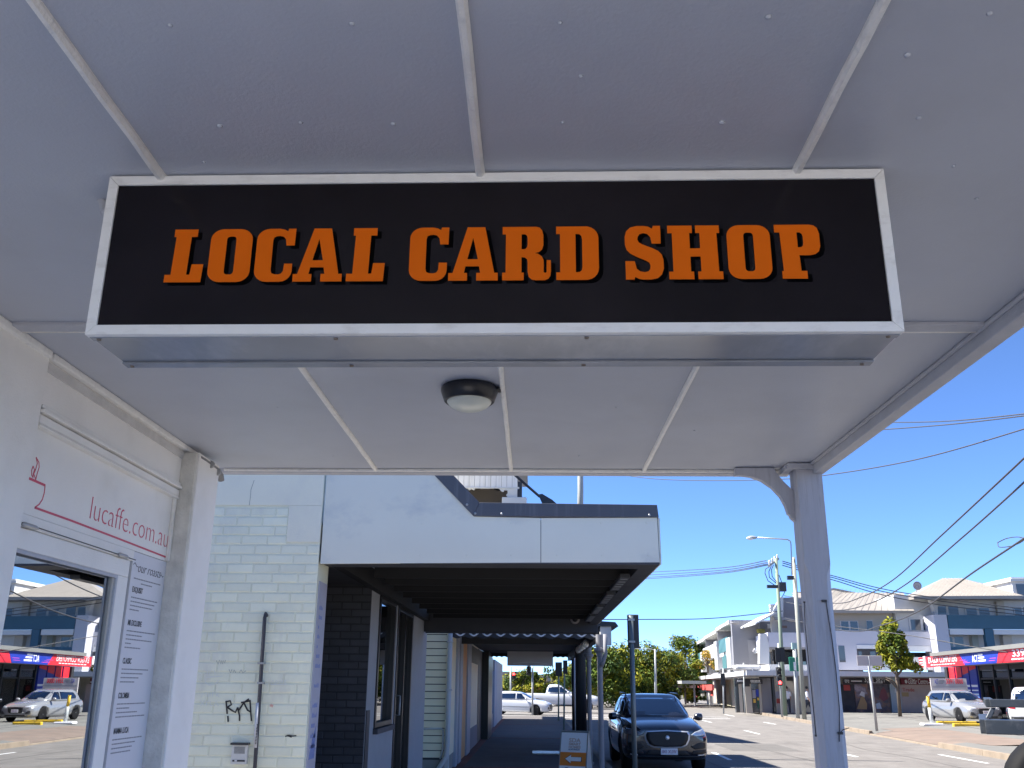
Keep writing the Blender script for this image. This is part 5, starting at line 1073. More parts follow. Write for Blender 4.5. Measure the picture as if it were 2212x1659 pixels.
wire([(1694, 1335, 63), (1830, 1363, 50), (1900, 1352, 43), (1985, 1320, 35), (2100, 1238, 27), (2212, 1163, 22), (2330, 1078, 18)], .024, 'lowest of three thick wires rising to the right, over the small tree')
wire([(2155, 1172, 24.5), (2175, 1163, 24), (2200, 1160, 23), (2212, 1166, 22.6), (2190, 1178, 23.4), (2160, 1182, 24.3), (2155, 1172, 24.5)], .012, 'small loop of cable hanging on the lowest thick wire')
for i, (y0, y1) in enumerate([(1211, 1236), (1215, 1242), (1218, 1247), (1220, 1250)]):
    wire([(1655 + i * 2, y0, 63), (1560, (y0 + y1) / 2 + 3, 75), (1400, y1, 95), (1270, y1 + 5, 120)], .03, ['topmost', 'second', 'third', 'lowest'][i] + ' of the thin wires running left from the green power pole')
for i, (y0, y1) in enumerate([(1212, 1276), (1216, 1282), (1221, 1290)]):
    wire([(1690, y0, 63), (1800, y0 + 32, 64), (1960, y1 + 6, 65), (2300, y1 + 50, 66)], .03, ['top', 'middle', 'bottom'][i] + ' of the thin wires running right from the green power pole')
wire([(1270, 1338, 55), (1400, 1338, 58), (1540, 1335.5, 62), (1690, 1320, 66)], .03, 'single low wire crossing the sky above the trees')
wire([(1694, 1340, 63), (1800, 1352, 60), (1960, 1372, 54), (2130, 1402, 50), (2300, 1425, 46)], .025, 'thin service wire dropping past the small tree to the computer shop')
# slim street light among the trees
ly = 80; q0 = at_y(1417, 1530, ly); q1 = at_y(1415, 1402, ly); q2 = at_y(1372, 1401, ly)
sl2 = thing('street_lamp', (q0.x, ly, 0), 'slim grey street light standing in front of the row of trees', 'street lamp')
MB().tube([(q0.x, ly, -.1), (q1.x, ly, q1.z)], [.12, .08], 8).build('pole', M_galv, sl2, smooth=True); MB().tube([(q1.x, ly, q1.z - .1), (q1.x - .3, ly, q1.z), (q2.x, ly, q2.z)], .035, 6).build('arm', M_galv, sl2)
B('lamp_head', M_galv, sl2, q2.x - .5, q2.x, ly - .1, ly + .1, q2.z - .06, q2.z + .05, bevel=.03)
# ================================================================== FACADES ACROSS THE ROAD
class Facade:
    def __init__(s, o, d):                     # a vertical plane: a point and its left-to-right direction as seen from the road
        s.o = Vector((o[0], o[1], 0)); s.d = Vector((d[0], d[1], 0)).normalized(); s.n = Vector((s.d.y, -s.d.x, 0))
    def hit(s, p):
        r = _ray(*p); k = (s.o - EYE).dot(s.n) / r.dot(s.n); return EYE + r * k
    def tz(s, p): h = s.hit(p); return (h - s.o).dot(s.d), h.z
    def pt(s, t, z, d=0): v = s.o + s.d * t + s.n * d; return Vector((v.x, v.y, z))
    def slab(s, name, m, parent, t0, t1, z0, z1, d0, d1, bevel=0):
        c = [s.pt(t0, z0, d1), s.pt(t1, z0, d1), s.pt(t1, z0, d0), s.pt(t0, z0, d0), s.pt(t0, z1, d1), s.pt(t1, z1, d1), s.pt(t1, z1, d0), s.pt(t0, z1, d0)]
        return MB().hexa(c).build(name, m, parent, bevel=bevel)
    def px(s, name, m, parent, crop, x0, y0, x1, y1, d0=-.1, d1=.0, bevel=0, z0=None):
        ym = (y0 + y1) / 2; t0 = s.tz(ev(crop, x0, ym))[0]; t1 = s.tz(ev(crop, x1, ym))[0]; xm = (x0 + x1) / 2
        return s.slab(name, m, parent, t0, t1, s.tz(ev(crop, xm, y1))[1] if z0 is None else z0, s.tz(ev(crop, xm, y0))[1], d0, d1, bevel)
    def poly(s, name, m, parent, crop, pts, d0, d1):
        P = [s.tz(ev(crop, *p)) for p in pts]; return MB().prism([s.pt(t, z, d1) for t, z in P], s.n * (d0 - d1)).build(name, m, parent)
    def fr(s, t, z, d=.01): return frame(s.pt(t, z, d), s.d, (0, 0, 1))
    def window(s, parent, crop, x0, y0, x1, y1, d=.0, split=1, fm=None):
        o = s.px('window', fm or M_wall, parent, crop, x0, y0, x1, y1, d - .05, d + .03)
        w = (x1 - x0); e = w * .05
        for k in range(split):
            a = x0 + w * k / split + e; b = x0 + w * (k + 1) / split - e
            s.px('pane', M_farwin, o, crop, a, y0 + (y1 - y0) * .07, b, y1 - (y1 - y0) * .05, d + .02, d + .036)
        return o
M_farwin = mat('far_window', (.06, .07, .08), .08, spec=.8)
M_lav = mat('shade_lilac_render', (.50, .50, .55), .75, .03, .7); M_cream = mat('cream_render', (.46, .42, .36), .75, .04, .7)  # lilac tint puts the blue shade on white render into its colour
M_louv = mat('louvre_white', (.66, .66, .66), .6)
ap = thing('corner_apartments', (18, 70, 0), 'white three storey corner building with shops below, teal panels on its left wing', 'building')
N0 = Vector((15.9, 75)); LW = Facade((15.9 + .088 * 36, 111), (-.088, -1))
LEN = (Vector((15.9, 75)) - Vector((15.9 + .088 * 36, 111))).length
# ---- left wing
LW.slab('wall', M_wallgrey, ap, 0, LEN, 2.9, 5.2, -9, -.6); 
for (xa, xb, yt) in [(325, 425, 762), (425, 540, 690), (540, 670, 600)]:
    t0 = LW.tz(ev(D6, xa, 900))[0]; t1 = LW.tz(ev(D6, xb, 900))[0]; zt = LW.tz(ev(D6, (xa + xb) / 2, (yt)))[1]
    LW.slab('wall', M_wallgrey, ap, t0 + .05, t1 - .05, 5.0, zt - .3, -6, -2.0); LW.slab('roof_slab', M_wall, ap, t0, t1 - .02, zt - .28, zt, -6, .1)
    LW.slab('party_wall', M_wallgrey, ap, t0 - .12, t0 + .04, 3.0, zt - .285, -6, -.05)
for (xa, xb, ya, yb) in [(308, 330, 890, 1062), (398, 414, 870, 1058), (530, 556, 768, 1040), (645, 682, 735, 1032)]: LW.px('fin', M_wall, ap, D6, xa, ya, xb, yb, -.5, .25)
LW.px('teal_panel', M_teal, ap, D6, 556, 745, 640, 872, -.4, .12); LW.px('teal_panel', M_teal, ap, D6, 332, 884, 396, 992, -.4, .12); LW.px('teal_panel', M_teal, ap, D6, 585, 900, 622, 1035, -.4, .05)
LW.px('balcony_panel', M_wall, ap, D6, 416, 815, 530, 938, -.3, .2)
for r in [(562, 878, 600, 915), (620, 865, 650, 900), (340, 992, 365, 1025), (375, 985, 396, 1020)]: LW.px('louvre', M_louv, ap, D6, *r, -.2, .08)
for r in [(562, 920, 598, 1020), (622, 905, 650, 1015), (420, 945, 530, 1050), (338, 1028, 395, 1062)]: LW.px('window', M_farwin, ap, D6, *r, -.58, -.5)
# end wall of the left wing and the block behind
F75 = Facade((15.9, 75), (1, 0))
F75.px('end_wall', M_wallgrey, ap, D6, 676, 572, 936, 1005, -.4, 0, z0=2.9); F75.px('end_wall', M_wallgrey, ap, D6, 937, 585, 1145, 700, -.6, -.2)
F75.px('wall_lamp', M_louv, ap, D6, 1000, 610, 1028, 650, 0, .1); F75.px('planter', mat('planter_plant', (.30, .28, .08), .8, .3, 3), ap, D6, 890, 660, 955, 695, .3, .8)
# ---- balcony block facing us
F68 = Facade((16.4, 68), (1, 0)); XR = 42
bz0 = F68.tz(ev(D6, 1050, 1045))[1]; bz1 = F68.tz(ev(D6, 1050, 985))[1]; bz2 = F68.tz(ev(D6, 1100, 822))[1]; bz3 = F68.tz(ev(D6, 1100, 688))[1]
def plan(name, m, pts, z0, z1, parent=ap): return MB().prism([(x, y, z0) for x, y in pts], (0, 0, z1 - z0)).build(name, m, parent)
xr1 = F68.hit(ev(D6, 1440, 750)).x
plan('parapet', M_lav, [(16.4, 68), (xr1, 68), (xr1, 68.3), (16.75, 68.3), (17.1, 73.6), (16.85, 73.7)], bz2, bz3)
plan('parapet', M_wall, [(16.4, 68.02), (xr1, 68.02), (xr1, 68.3), (16.75, 68.3), (17.1, 73.6), (16.85, 73.7)], bz0, bz1)
plan('floor_slab', M_wallgrey, [(16.5, 68.1), (xr1, 68.1), (xr1, 80), (17.0, 80)], bz2 - .12, bz2 - .002)
plan('inner_wall', M_inside, [(17.2, 70.2), (xr1, 70.2), (xr1, 70.5), (17.2, 70.5)], bz1 - .4, bz2); plan('inner_wall', M_wall, [(17.6, 71.6), (xr1 + 3, 71.6), (xr1 + 3, 72), (17.6, 72)], bz2, bz2 + 3.2)
F68.poly('slanted_pier', M_wall, ap, D6, [(925, 980), (928, 700), (990, 700), (1015, 830), (1015, 985)], -.5, .06)
for r in [(1025, 868, 1085, 975), (1140, 865, 1200, 975), (1215, 865, 1290, 970), (1318, 860, 1352, 975)]: F68.px('window', M_farwin, ap, D6, *r, -1.9, -1.75)
LB = Facade((16.85, 73.7), (-.079, -1)); LB.px('louvre_screen', M_louv, ap, D6, 818, 840, 925, 885, -.2, .05)
F68.poly('gable_fin', M_wall, ap, D6, [(1135, 465), (1210, 322), (1235, 330), (1235, 525), (1140, 525)], -3, -2.6)
F68.px('gable_wall', M_wallgrey, ap, D6, 1228, 326, 1440, 690, -3.6, -3.0)
MB().prism([F68.pt(F68.tz(ev(D6, 945, 582))[0], F68.tz(ev(D6, 945, 582))[1], -2), F68.pt(F68.tz(ev(D6, 1150, 470))[0], F68.tz(ev(D6, 1150, 470))[1], -2), F68.pt(F68.tz(ev(D6, 1150, 490))[0], F68.tz(ev(D6, 1150, 490))[1], -2), F68.pt(F68.tz(ev(D6, 945, 598))[0], F68.tz(ev(D6, 945, 598))[1], -2)], (0, 5, 0)).build('pergola_roof', M_wall, ap)
F68.px('pergola_beam', M_wallgrey, ap, D6, 1140, 525, 1400, 552, -2.4, -2.2); F68.px('deck_screen', mat('brown_screen', (.16, .10, .08), .8), ap, D6, 1180, 605, 1262, 628, -2.4, -2.3)
bp = F68.hit(ev(D6, 865, 555)); MB().lathe([(.02, 0), (.35, .12), (.42, .2), (.36, .16), (.02, .06)], (bp.x, 74, bp.z - .1), 14).build('satellite_dish', M_wallgrey, ap, smooth=True)
# ---- long awning over the shops
az0 = at_y(*ev(D7, 800, 502), 66).z; az1 = at_y(*ev(D7, 800, 440), 66).z
plan('street_awning', M_wall, [(14.3, 66), (33.5, 66), (33.5, 68.5), (17.0, 68.5), (17.4, 76), (20.5, 108), (17.9, 107)], az0, az1)
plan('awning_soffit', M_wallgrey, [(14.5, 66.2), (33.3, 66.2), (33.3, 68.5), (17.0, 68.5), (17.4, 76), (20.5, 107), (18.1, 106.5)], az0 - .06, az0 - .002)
F66 = Facade((14.3, 66), (1, 0)); F66.px('canopy_curve', M_wall, ap, D7, 790, 372, 1120, 438, -1.6, -.3, bevel=.15)
for (p, q) in [((590, 432), (870, 402)), ((1000, 440), (1150, 385))]:
    MB().tube([F66.hit(ev(D7, *p)) + Vector((0, .2, 0)), F66.hit(ev(D7, *q)) + Vector((0, 1.5, 0))], .05, 6).build('tie_rod', M_wallgrey, ap)
# ---- ground floor, left of the lamp pole
F70 = Facade((15.0, 70), (1, 0))
LG = Facade((16.6 + .088 * 40, 110), (-.088, -1)); LG.slab('shop_wall', M_cream, ap, 0, 40.1, 0, 2.9, -4, -.5)
for (a, b, m) in [(500, 530, M_cream), (530, 568, mat('olive_door', (.28, .27, .20), .6)), (568, 600, M_cream), (600, 625, M_wallgrey), (625, 665, mat('olive_door', (0, 0, 0))), (665, 700, M_cream), (700, 735, M_farwin), (735, 765, M_cream), (765, 790, M_farwin), (790, 850, M_cream), (850, 920, M_farwin), (920, 945, M_cream), (945, 1040, M_wallgrey), (1050, 1142, M_farwin), (1142, 1170, M_wall), (1170, 1205, M_farwin), (1205, 1218, M_wallgrey), (1218, 1255, M_farwin), (1255, 1320, M_wallgrey), (1320, 1420, M_farwin)]:
    (F70 if a >= 700 else LG).px('shop_bay', m, ap, D6, a + 1, 1115, b - 1, 1420, -.4 if m is M_farwin else -.3, -.02 if m is M_farwin else .05 * ((a // 5) % 3), z0=0)
F70.px('shop_back', M_cream, ap, D6, 945, 1080, 1440, 1420, -6, -.45, z0=0)
sgn = F70.px('shop_sign', M_blackprint, ap, D6, 702, 1122, 945, 1168, .1, .25); 
for (a, b) in [(712, 775), (835, 928)]:
    for k in range(int((b - a) / 13)): F70.px('letter', M_white, sgn, D6, a + k * 13, 1131, a + k * 13 + 9, 1150, .25, .262)
F70.px('letter_line', M_white, sgn, D6, 838, 1156, 930, 1160, .25, .262)
F70.px('shop_sign', M_blackprint, ap, D6, 1172, 1095, 1230, 1140, .1, .2)
for (r, m) in [((858, 1225, 888, 1300), mat('poster_grey', (.32, .32, .38), .6)), ((892, 1220, 918, 1285), M_signblue), ((868, 1310, 890, 1345), mat('poster_yellow', (.7, .45, .08), .6)), ((905, 1298, 922, 1322), mat('poster_yellow', (0, 0, 0))), ((905, 1325, 925, 1395), mat('dark_green', (.03, .10, .07), .6)), ((1075, 1240, 1120, 1300), mat('poster_grey', (0, 0, 0))), ((1085, 1305, 1118, 1350), mat('poster_red', (.4, .06, .05), .6))]: F70.px('poster', m, ap, D6, *r, -.01, .03)
# far shops, canopies and red boards at the end of the wing
LW2 = Facade((15.9 + .088 * 36 - .6, 111), (-.088, -1))
LW2.px('red_board', mat('faded_red', (.62, .10, .09), .6), ap, D6, 350, 1176, 492, 1226, -.1, .1); LW2.px('red_board', mat('faded_red', (0, 0, 0)), ap, D6, 298, 1250, 340, 1316, -.2, .0); LW2.px('red_board', mat('faded_red', (0, 0, 0)), ap, D6, 450, 1230, 468, 1280, -.3, -.2)
LW2.px('shop_window', M_farwin, ap, D6, 365, 1235, 420, 1330, -.4, -.3); LW2.px('door_frame', M_wall, ap, D6, 425, 1230, 450, 1408, -.4, -.1, z0=0)
for (a, b, y, Y) in [(200, 430, 1150, 92), (130, 330, 1190, 100), (60, 260, 1232, 106)]:
    p = at_y(*ev(D6, a, y), Y); r = at_y(*ev(D6, b, y), Y); c = thing('shade_canopy', ((p.x + r.x) / 2, Y, 0), ['highest', 'middle', 'lowest'][(200, 130, 60).index(a)] + ' of the flat grey street canopies left of the corner building', 'canopy')
    MB().box(p.x, r.x, Y, Y + 3, p.z - .16, p.z + .12).build('roof', mat('canopy_grey', (.40, .40, .38), .6), c); MB().tube([(p.x * .4 + r.x * .6, Y + 1.5, 0), (p.x * .4 + r.x * .6, Y + 1.5, p.z - .1)], .09, 8).build('post', M_wallgrey, c)
# ---- right hand part of the corner building
def P(pts, Y): return [F68.pt(*F68.tz(ev(K7, *p)), 0) for p in pts]
XRb = 46
F69 = Facade((20, 69), (1, 0)); F67 = Facade((20, 67), (1, 0))
F69.px('wall', M_cream, ap, K7, 120, 412, 640, 585, -6, 0); F69.px('wall', M_wall, ap, K7, 640, 293, 1010, 585, -6, .4)
F69.window(ap, K7, 218, 492, 362, 570, .02, 2); F69.window(ap, K7, 425, 488, 476, 570, .02, 1); F69.window(ap, K7, 748, 478, 942, 574, .45, 2)
F68.px('wall', M_lav, ap, K7, 100, 572, 560, 882, -.6, 0, z0=2.9); F68.px('opening', M_inside, ap, K7, 352, 715, 556, 772, -.3, .02); F68.px('louvre', M_louv, ap, K7, 350, 684, 560, 714, -.1, .05); F68.px('window', M_farwin, ap, K7, 208, 690, 256, 820, -.1, .02)
for (a, b) in [(362, 388), (455, 497)]: F68.px('pane', M_farwin, ap, K7, a, 735, b, 770, .0, .03)
F68.px('pier', mat('blue_grey_render', (.38, .44, .48), .75), ap, K7, 556, 568, 622, 880, -.6, .1, z0=2.9); F68.px('parapet', M_lav, ap, K7, 622, 578, 1004, 690, -.3, .15); F68.px('louvre', M_louv, ap, K7, 622, 692, 1004, 736, -.1, .08)
F68.px('balcony_recess', M_inside, ap, K7, 622, 738, 1004, 880, -1.5, -1.2); F68.px('balcony_wall', M_wall, ap, K7, 640, 780, 1004, 882, -.3, .1)
F67.px('pier', M_lav, ap, K7, 978, 445, 1080, 900, -2, .2, z0=2.6); F67.px('wall', M_wall, ap, K7, 1005, 292, 1800, 452, -3, -1.2); F67.poly('white_fin', M_wall, ap, K7, [(955, 292), (1000, 297), (1022, 300), (1026, 445), (1015, 445)], -1.2, -.7)
F67.window(ap, K7, 1026, 360, 1222, 447, -1.18, 2); F67.window(ap, K7, 1268, 376, 1472, 448, -1.18, 2); F67.window(ap, K7, 1660, 370, 1800, 446, -1.18, 2)
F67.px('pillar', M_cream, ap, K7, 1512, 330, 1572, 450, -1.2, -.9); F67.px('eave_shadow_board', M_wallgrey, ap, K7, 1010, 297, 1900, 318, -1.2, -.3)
for k in range(8): F67.px('eave_lamp', M_white, ap, K7, 1062 + k * 74, 303, 1088 + k * 74, 314, -.3, -.25)
F67.px('blue_band', M_blue, ap, K7, 1066, 450, 1900, 556, -.4, .15); F67.px('blue_pier', M_blue, ap, K7, 1368, 557, 1432, 700, -.3, .12); F67.px('blue_band', M_blue, ap, K7, 1082, 700, 1370, 724, -.3, .1)
F67.px('wall', M_wall, ap, K7, 1080, 557, 1900, 900, -2, -1.2, z0=0); F67.px('louvre', M_louv, ap, K7, 1085, 558, 1352, 602, -.2, .05); F67.px('louvre', M_louv, ap, K7, 1433, 562, 1900, 602, -.2, .05)
F67.window(ap, K7, 1088, 608, 1262, 700, -1.18, 2); F67.window(ap, K7, 1436, 620, 1508, 686, -1.18, 1); F67.px('pillar', mat('sage_render', (.42, .42, .34), .75), ap, K7, 1302, 602, 1352, 700, -1.2, -.7); F67.px('pillar', M_cream, ap, K7, 1550, 604, 1622, 690, -1.2, -.7)
# pale hipped roofs
def rp(p, Y): return at_y(*ev(K7, *p), Y)
e0, e1 = at_y(*ev(D6, 1380, 480), 68), rp((805, 412), 68); r0, r1, r2 = at_y(*ev(D6, 1225, 318), 76), rp((170, 232), 76), rp((345, 268), 76); r3 = rp((720, 272), 76)
b = MB(); k = len(b.v); b.add([e0, e1, r3, r2, r1, r0], [(0, 1, 2, 3, 4, 5)]); b.add([v + Vector((0, 0, -.18)) for v in (e0, e1, r3, r2, r1, r0)], [(5, 4, 3, 2, 1, 0)]); b.quad(e0 + Vector((0, 0, -.18)), e1 + Vector((0, 0, -.18)), e1, e0)
b.build('roof', M_roofw, ap)
q = [rp((800, 297), 65.8), rp((1660, 292), 65.8), rp((1180, 155), 73), rp((1030, 155), 73), rp((690, 318), 74), rp((1720, 283), 78)]
b = MB().add(q, [(0, 1, 2, 3), (4, 0, 3), (1, 5, 2), (3, 2, 5, 4)]); b.quad(q[0] + Vector((0, 0, -.2)), q[1] + Vector((0, 0, -.2)), q[1], q[0]); b.quad(q[4] + Vector((0, 0, -.2)), q[0] + Vector((0, 0, -.2)), q[0], q[4]); b.build('roof', M_roofw, ap)
for (A, Bq, C, D) in [(q[0], q[1], q[3], q[2])]:
    for i in range(1, 30):
        f = i / 30; p0 = A.lerp(Bq, f)
        f2 = (p0.x - C.x) / max(.01, (D.x - C.x))
        p1 = C.lerp(D, f2) if 0 <= f2 <= 1 else (A.lerp(C, (p0.x - A.x) / (C.x - A.x)) if f2 < 0 else Bq.lerp(D, (Bq.x - p0.x) / (Bq.x - D.x)))
        MB().tube([p0 + Vector((0, 0, .02)), p1 + Vector((0, 0, .02))], .014, 4).build('roof_rib', M_roofw, ap)
for i in range(1, 16):
    f = i / 16; p0 = e0.lerp(e1, f); p1 = r1.lerp(r3, f); MB().tube([p0 + Vector((0, 0, .02)), p1 + Vector((0, 0, .03))], .014, 4).build('roof_rib', M_roofw, ap)
dp = rp((826, 215), 70); MB().lathe([(.02, 0), (.2, -.03), (.32, -.08), (.31, -.06), (.02, .03)], dp, 16, 'Y').build('satellite_dish', M_wallgrey, ap, smooth=True); MB().tube([dp, dp + Vector((-.1, .2, -.9))], .04, 6).build('dish_mast', M_steel, ap)
F67.px('white_turret', M_wall, ap, K7, 1640, 135, 1900, 300, -6, -1); F67.px('turret_cap', M_wall, ap, K7, 1612, 150, 1900, 170, -6.2, -.8); F67.px('window', M_farwin, ap, K7, 1672, 190, 1760, 280, -1, -.95)
# shopfronts on the right
F68g = Facade((18, 68.2), (1, 0))
F68g.px('shop_back', M_cream, ap, K7, 60, 915, 1120, 1228, -5, -.4, z0=0)
dk = F68g.px('shop_sign', M_blackprint, ap, K7, 235, 950, 612, 992, .0, .12); t, z = F68g.tz(ev(K7, 405, 978)); text('lettering', '3391 3821', F68g.fr(t, z, .13), .46, M_white, dk, width=F68g.tz(ev(K7, 562, 978))[0] - t, thick=.01)
t, z = F68g.tz(ev(K7, 250, 982)); text('lettering', 'tre', F68g.fr(t, z, .13), .42, M_white, dk, width=F68g.tz(ev(K7, 285, 982))[0] - t, thick=.01); F68g.px('small_line', M_white, dk, K7, 300, 966, 385, 974, .12, .13); F68g.px('small_line', M_white, dk, K7, 425, 982, 548, 986, .12, .13)
F68g.px('shop_window', M_inside, ap, K7, 235, 994, 336, 1222, -.2, .0, z0=.1); F68g.px('red_print', mat('poster_red', (0, 0, 0)), ap, K7, 245, 1000, 296, 1045, .0, .03)
M_photo = bpy.data.materials.new('photo_poster'); M_photo.use_nodes = True; nt = M_photo.node_tree; vo = nt.nodes.new('ShaderNodeTexNoise'); vo.inputs['Scale'].default_value = 1.3; vo.inputs['Detail'].default_value = 6
rp_ = nt.nodes.new('ShaderNodeValToRGB'); cr = rp_.color_ramp; cr.elements[0].position = .34; cr.elements[0].color = (.05, .045, .06, 1); cr.elements[1].position = .62; cr.elements[1].color = (.35, .30, .33, 1)
for (p_, c_) in ((.45, (.12, .10, .11, 1)), (.52, (.28, .16, .10, 1)), (.56, (.16, .14, .17, 1))): e = cr.elements.new(p_); e.color = c_
tcn = nt.nodes.new('ShaderNodeTexCoord'); nt.links.new(tcn.outputs['Object'], vo.inputs['Vector']); nt.links.new(vo.outputs['Fac'], rp_.inputs[0]); nt.links.new(rp_.outputs[0], nt.nodes['Principled BSDF'].inputs['Base Color'])
ph = F68g.px('photo_poster', M_photo, ap, K7, 338, 994, 612, 1222, -.2, .02, z0=.1)
for (pts, m) in [([(350, 1190), (380, 1100), (400, 1085), (430, 1150), (428, 1195)], mat('poster_tan', (.42, .27, .12), .6)), ([(525, 1100), (540, 1040), (560, 1020), (580, 1045), (598, 1110), (560, 1130)], mat('poster_maroon', (.20, .06, .07), .6)), ([(370, 1080), (385, 1050), (410, 1060), (410, 1100)], M_louv), ([(500, 1150), (530, 1140), (548, 1190), (505, 1190)], M_louv)]: F68g.poly('figure_print', m, ph, K7, pts, .02, .04)
F68g.px('pier', mat('blue_grey_render', (0, 0, 0)), ap, K7, 614, 922, 694, 1228, -.4, .1, z0=0); F68g.px('notice', M_louv, ap, K7, 645, 1030, 668, 1062, .1, .13)
gcs = F68g.px('shop_sign', mat('maroon_sign', (.17, .02, .035), .5), ap, K7, 694, 950, 948, 998, .0, .15); t, z = F68g.tz(ev(K7, 750, 992)); text('lettering', 'Guitar Centre', F68g.fr(t, z, .16), .50, M_white, gcs, width=F68g.tz(ev(K7, 905, 992))[0] - t, thick=.01)
t, z = F68g.tz(ev(K7, 758, 968)); text('lettering', 'The', F68g.fr(t, z, .16), .26, M_white, gcs, thick=.01); F68g.poly('guitar_print', M_louv, gcs, K7, [(722, 962), (735, 958), (745, 975), (738, 990), (726, 985)], .15, .17); F68g.px('small_line', M_white, gcs, K7, 910, 978, 945, 988, .15, .16)
F68g.px('shop_wall', mat('peach_poster', (.48, .36, .32), .7, .1, 1), ap, K7, 694, 999, 1000, 1225, -.2, .0, z0=0); text('lettering', 'Trade', F68g.fr(F68g.tz(ev(K7, 712, 1050))[0], F68g.tz(ev(K7, 712, 1052))[1], .02), .34, mat('poster_red', (0, 0, 0)), ap.children[-1], thick=.01)
F68g.px('orange_print', mat('poster_tan', (0, 0, 0)), ap, K7, 708, 1060, 760, 1092, .0, .03)
# ---- low computer shop on the right
ex = thing('computer_shop', (25, 50, 0), 'low shop with a red and blue banner reading EX-GOV COMPUTERS on the right', 'shop')
EX = Facade((24.5, 60), (-.078, -1)); EW = Facade((25.9, 60), (-.078, -1)); TL = 42
zc1 = EX.tz(ev(K7, 850, 757))[1]; zc0 = EX.tz(ev(K7, 850, 784))[1]; zb0 = EX.tz(ev(K7, 860, 865))[1]
EX.slab('roof_edge', mat('edge_grey', (.19, .19, .18), .6, .06, 1), ex, -.3, TL, zc0, zc1, -9, .15); EX.slab('canopy', M_wallgrey, ex, 0, TL, zb0 + .03, zc0 - .002, -9, -.01)
def te(x): return EX.tz(ev(K7, x, 810))[0]
bn = EX.slab('banner', M_red, ex, te(845), te(888), zb0, zc0 - .003, -.008, .02); EX.slab('divider', M_white, ex, te(890), te(904), zb0 - .12, zc0 + .05, .0, .1)
def bz(f): return zb0 + (zc0 - zb0 - .003) * f
def bpoly(name, m, pts, d1=.02, d0=-.008): return MB().prism([EX.pt(t, bz(f), d1) for t, f in pts], EX.n * (d0 - d1)).build(name, m, ex)
b1 = bpoly('banner', M_red, [(te(905), 0), (te(1203), 0), (te(1168), 1), (te(905), 1)]); b2 = bpoly('banner', M_signblue, [(te(1205), 0), (te(1458), 0), (te(1488), 1), (te(1170), 1)]); b3 = bpoly('banner', M_red, [(te(1460), 0), (TL, 0), (TL, 1), (te(1490), 1)])
text('lettering', 'EX-GOV COMPUTERS', EX.fr(te(918), bz(.38), .022), (zc0 - zb0) * .80, M_white, b1, width=te(1146) - te(918), thick=.006)
for k in range(9): EX.slab('small_print', M_white, b1, te(935 + k * 22), te(935 + k * 22 + 17), bz(.16), bz(.24), .02, .024)
for k in range(3): EX.slab('small_print', M_white, bn, te(850), te(884 - k * 4), bz(.2 + k * .25), bz(.3 + k * .25), .02, .024)
for (a, b_, f) in [(1170, 1215, .42), (1190, 1250, .18), (1200, 1230, .3)]: EX.slab('circuit_line', mat('magenta_print', (.6, .08, .4), .5), b2, te(a), te(b_), bz(f), bz(f + .04), .02, .024)
for (a, b_, f) in [(1408, 1460, .40), (1400, 1450, .22)]: EX.slab('circuit_line', mat('magenta_print', (0, 0, 0)), b2, te(a), te(b_), bz(f), bz(f + .04), .02, .024)
text('lettering', 'ACT', EX.fr(te(1268), bz(.22), .022), (zc0 - zb0) * .85, M_white, b2, width=te(1314) - te(1268), thick=.006, bold=.008)
for k in range(3): EX.slab('small_print', M_white, b2, te(1318), te(1376 - k * 10), bz(.22 + k * .25), bz(.36 + k * .25), .02, .024)
text('lettering', '3391 0000', EX.fr(te(1590), bz(.42), .022), (zc0 - zb0) * .75, M_white, b3, width=te(1900) - te(1590), thick=.006, bold=.004)
for k in range(12): EX.slab('small_print', M_white, b3, te(1582 + k * 25), te(1582 + k * 25 + 20), bz(.18), bz(.28), .02, .024)
def tw(x): return EW.tz(ev(K7, x, 1000))[0]
EW.slab('side_wall', M_dark, ex, tw(1085), tw(1103), .15, zb0 + .03, -8, .2)
for i, (a, b_) in enumerate([(1108, 1150), (1160, 1205), (1214, 1262), (1270, 1325)]):
    o = EW.slab('printed_panel', M_signblue, ex, tw(a), tw(b_), .6, zb0 + .02, -.1, .1); zt = zb0 + .0205; zl = zb0 - .9 + i * .22
    MB().prism([EW.pt(tw(a), zt, .11), EW.pt(tw(b_), zt, .11), EW.pt(tw(b_), zl + .12, .11), EW.pt(tw(a), zl, .11)], EW.n * -.009).build('red_print', M_red, o); EW.slab('base', M_red, ex, tw(a), tw(b_), .1, .599, -.1, .12)
    for k in range(5): EW.slab('small_print', M_white if k != 3 else M_red, o, tw(a) + .05, tw(b_) - .06, zb0 - 1.15 - k * .22, zb0 - 1.08 - k * .22 + (.05 if k == 0 else 0), .1, .106)
    EW.slab('light_print', mat('pale_blue_print', (.12, .25, .6), .5), o, tw(a) + .03, tw(b_) - .03, .65, 1.5, .1, .105)
for i in range(9):
    t0 = tw(1340) + i * 2.1; o = EW.slab('shop_window', mirror_glass('shop_far_glass', (.12, .13, .13), (.6, .65, .68), .18), ex, t0 + .08, t0 + 2.02, .25, zb0 - .25, -.03, .0)
    EW.slab('mullion', M_black, ex, t0 - .075, t0 + .075, .15, zb0 + .02, -.1, .08); EW.slab('transom', M_black, ex, t0 + .08, t0 + 2.02, zb0 - .75, zb0 - .67, -.05, .04); EW.slab('window_head', M_black, ex, t0 + .08, t0 + 2.02, zb0 - .245, zb0 + .02, -.05, .04)
EW.slab('interior', M_inside, ex, tw(1340), TL, .15, zb0, -5.0, -4.9); EW.slab('shop_floor', M_inside, ex, tw(1340), TL, .1, .16, -5.0, -.1)
for (x, m) in [(1395, mat('dark_green', (0, 0, 0))), (1530, M_wallgrey), (1600, M_wallgrey)]: EW.slab('display', m, ex, tw(x), tw(x) + .7, .2, 1.4, -1.2, -.7)
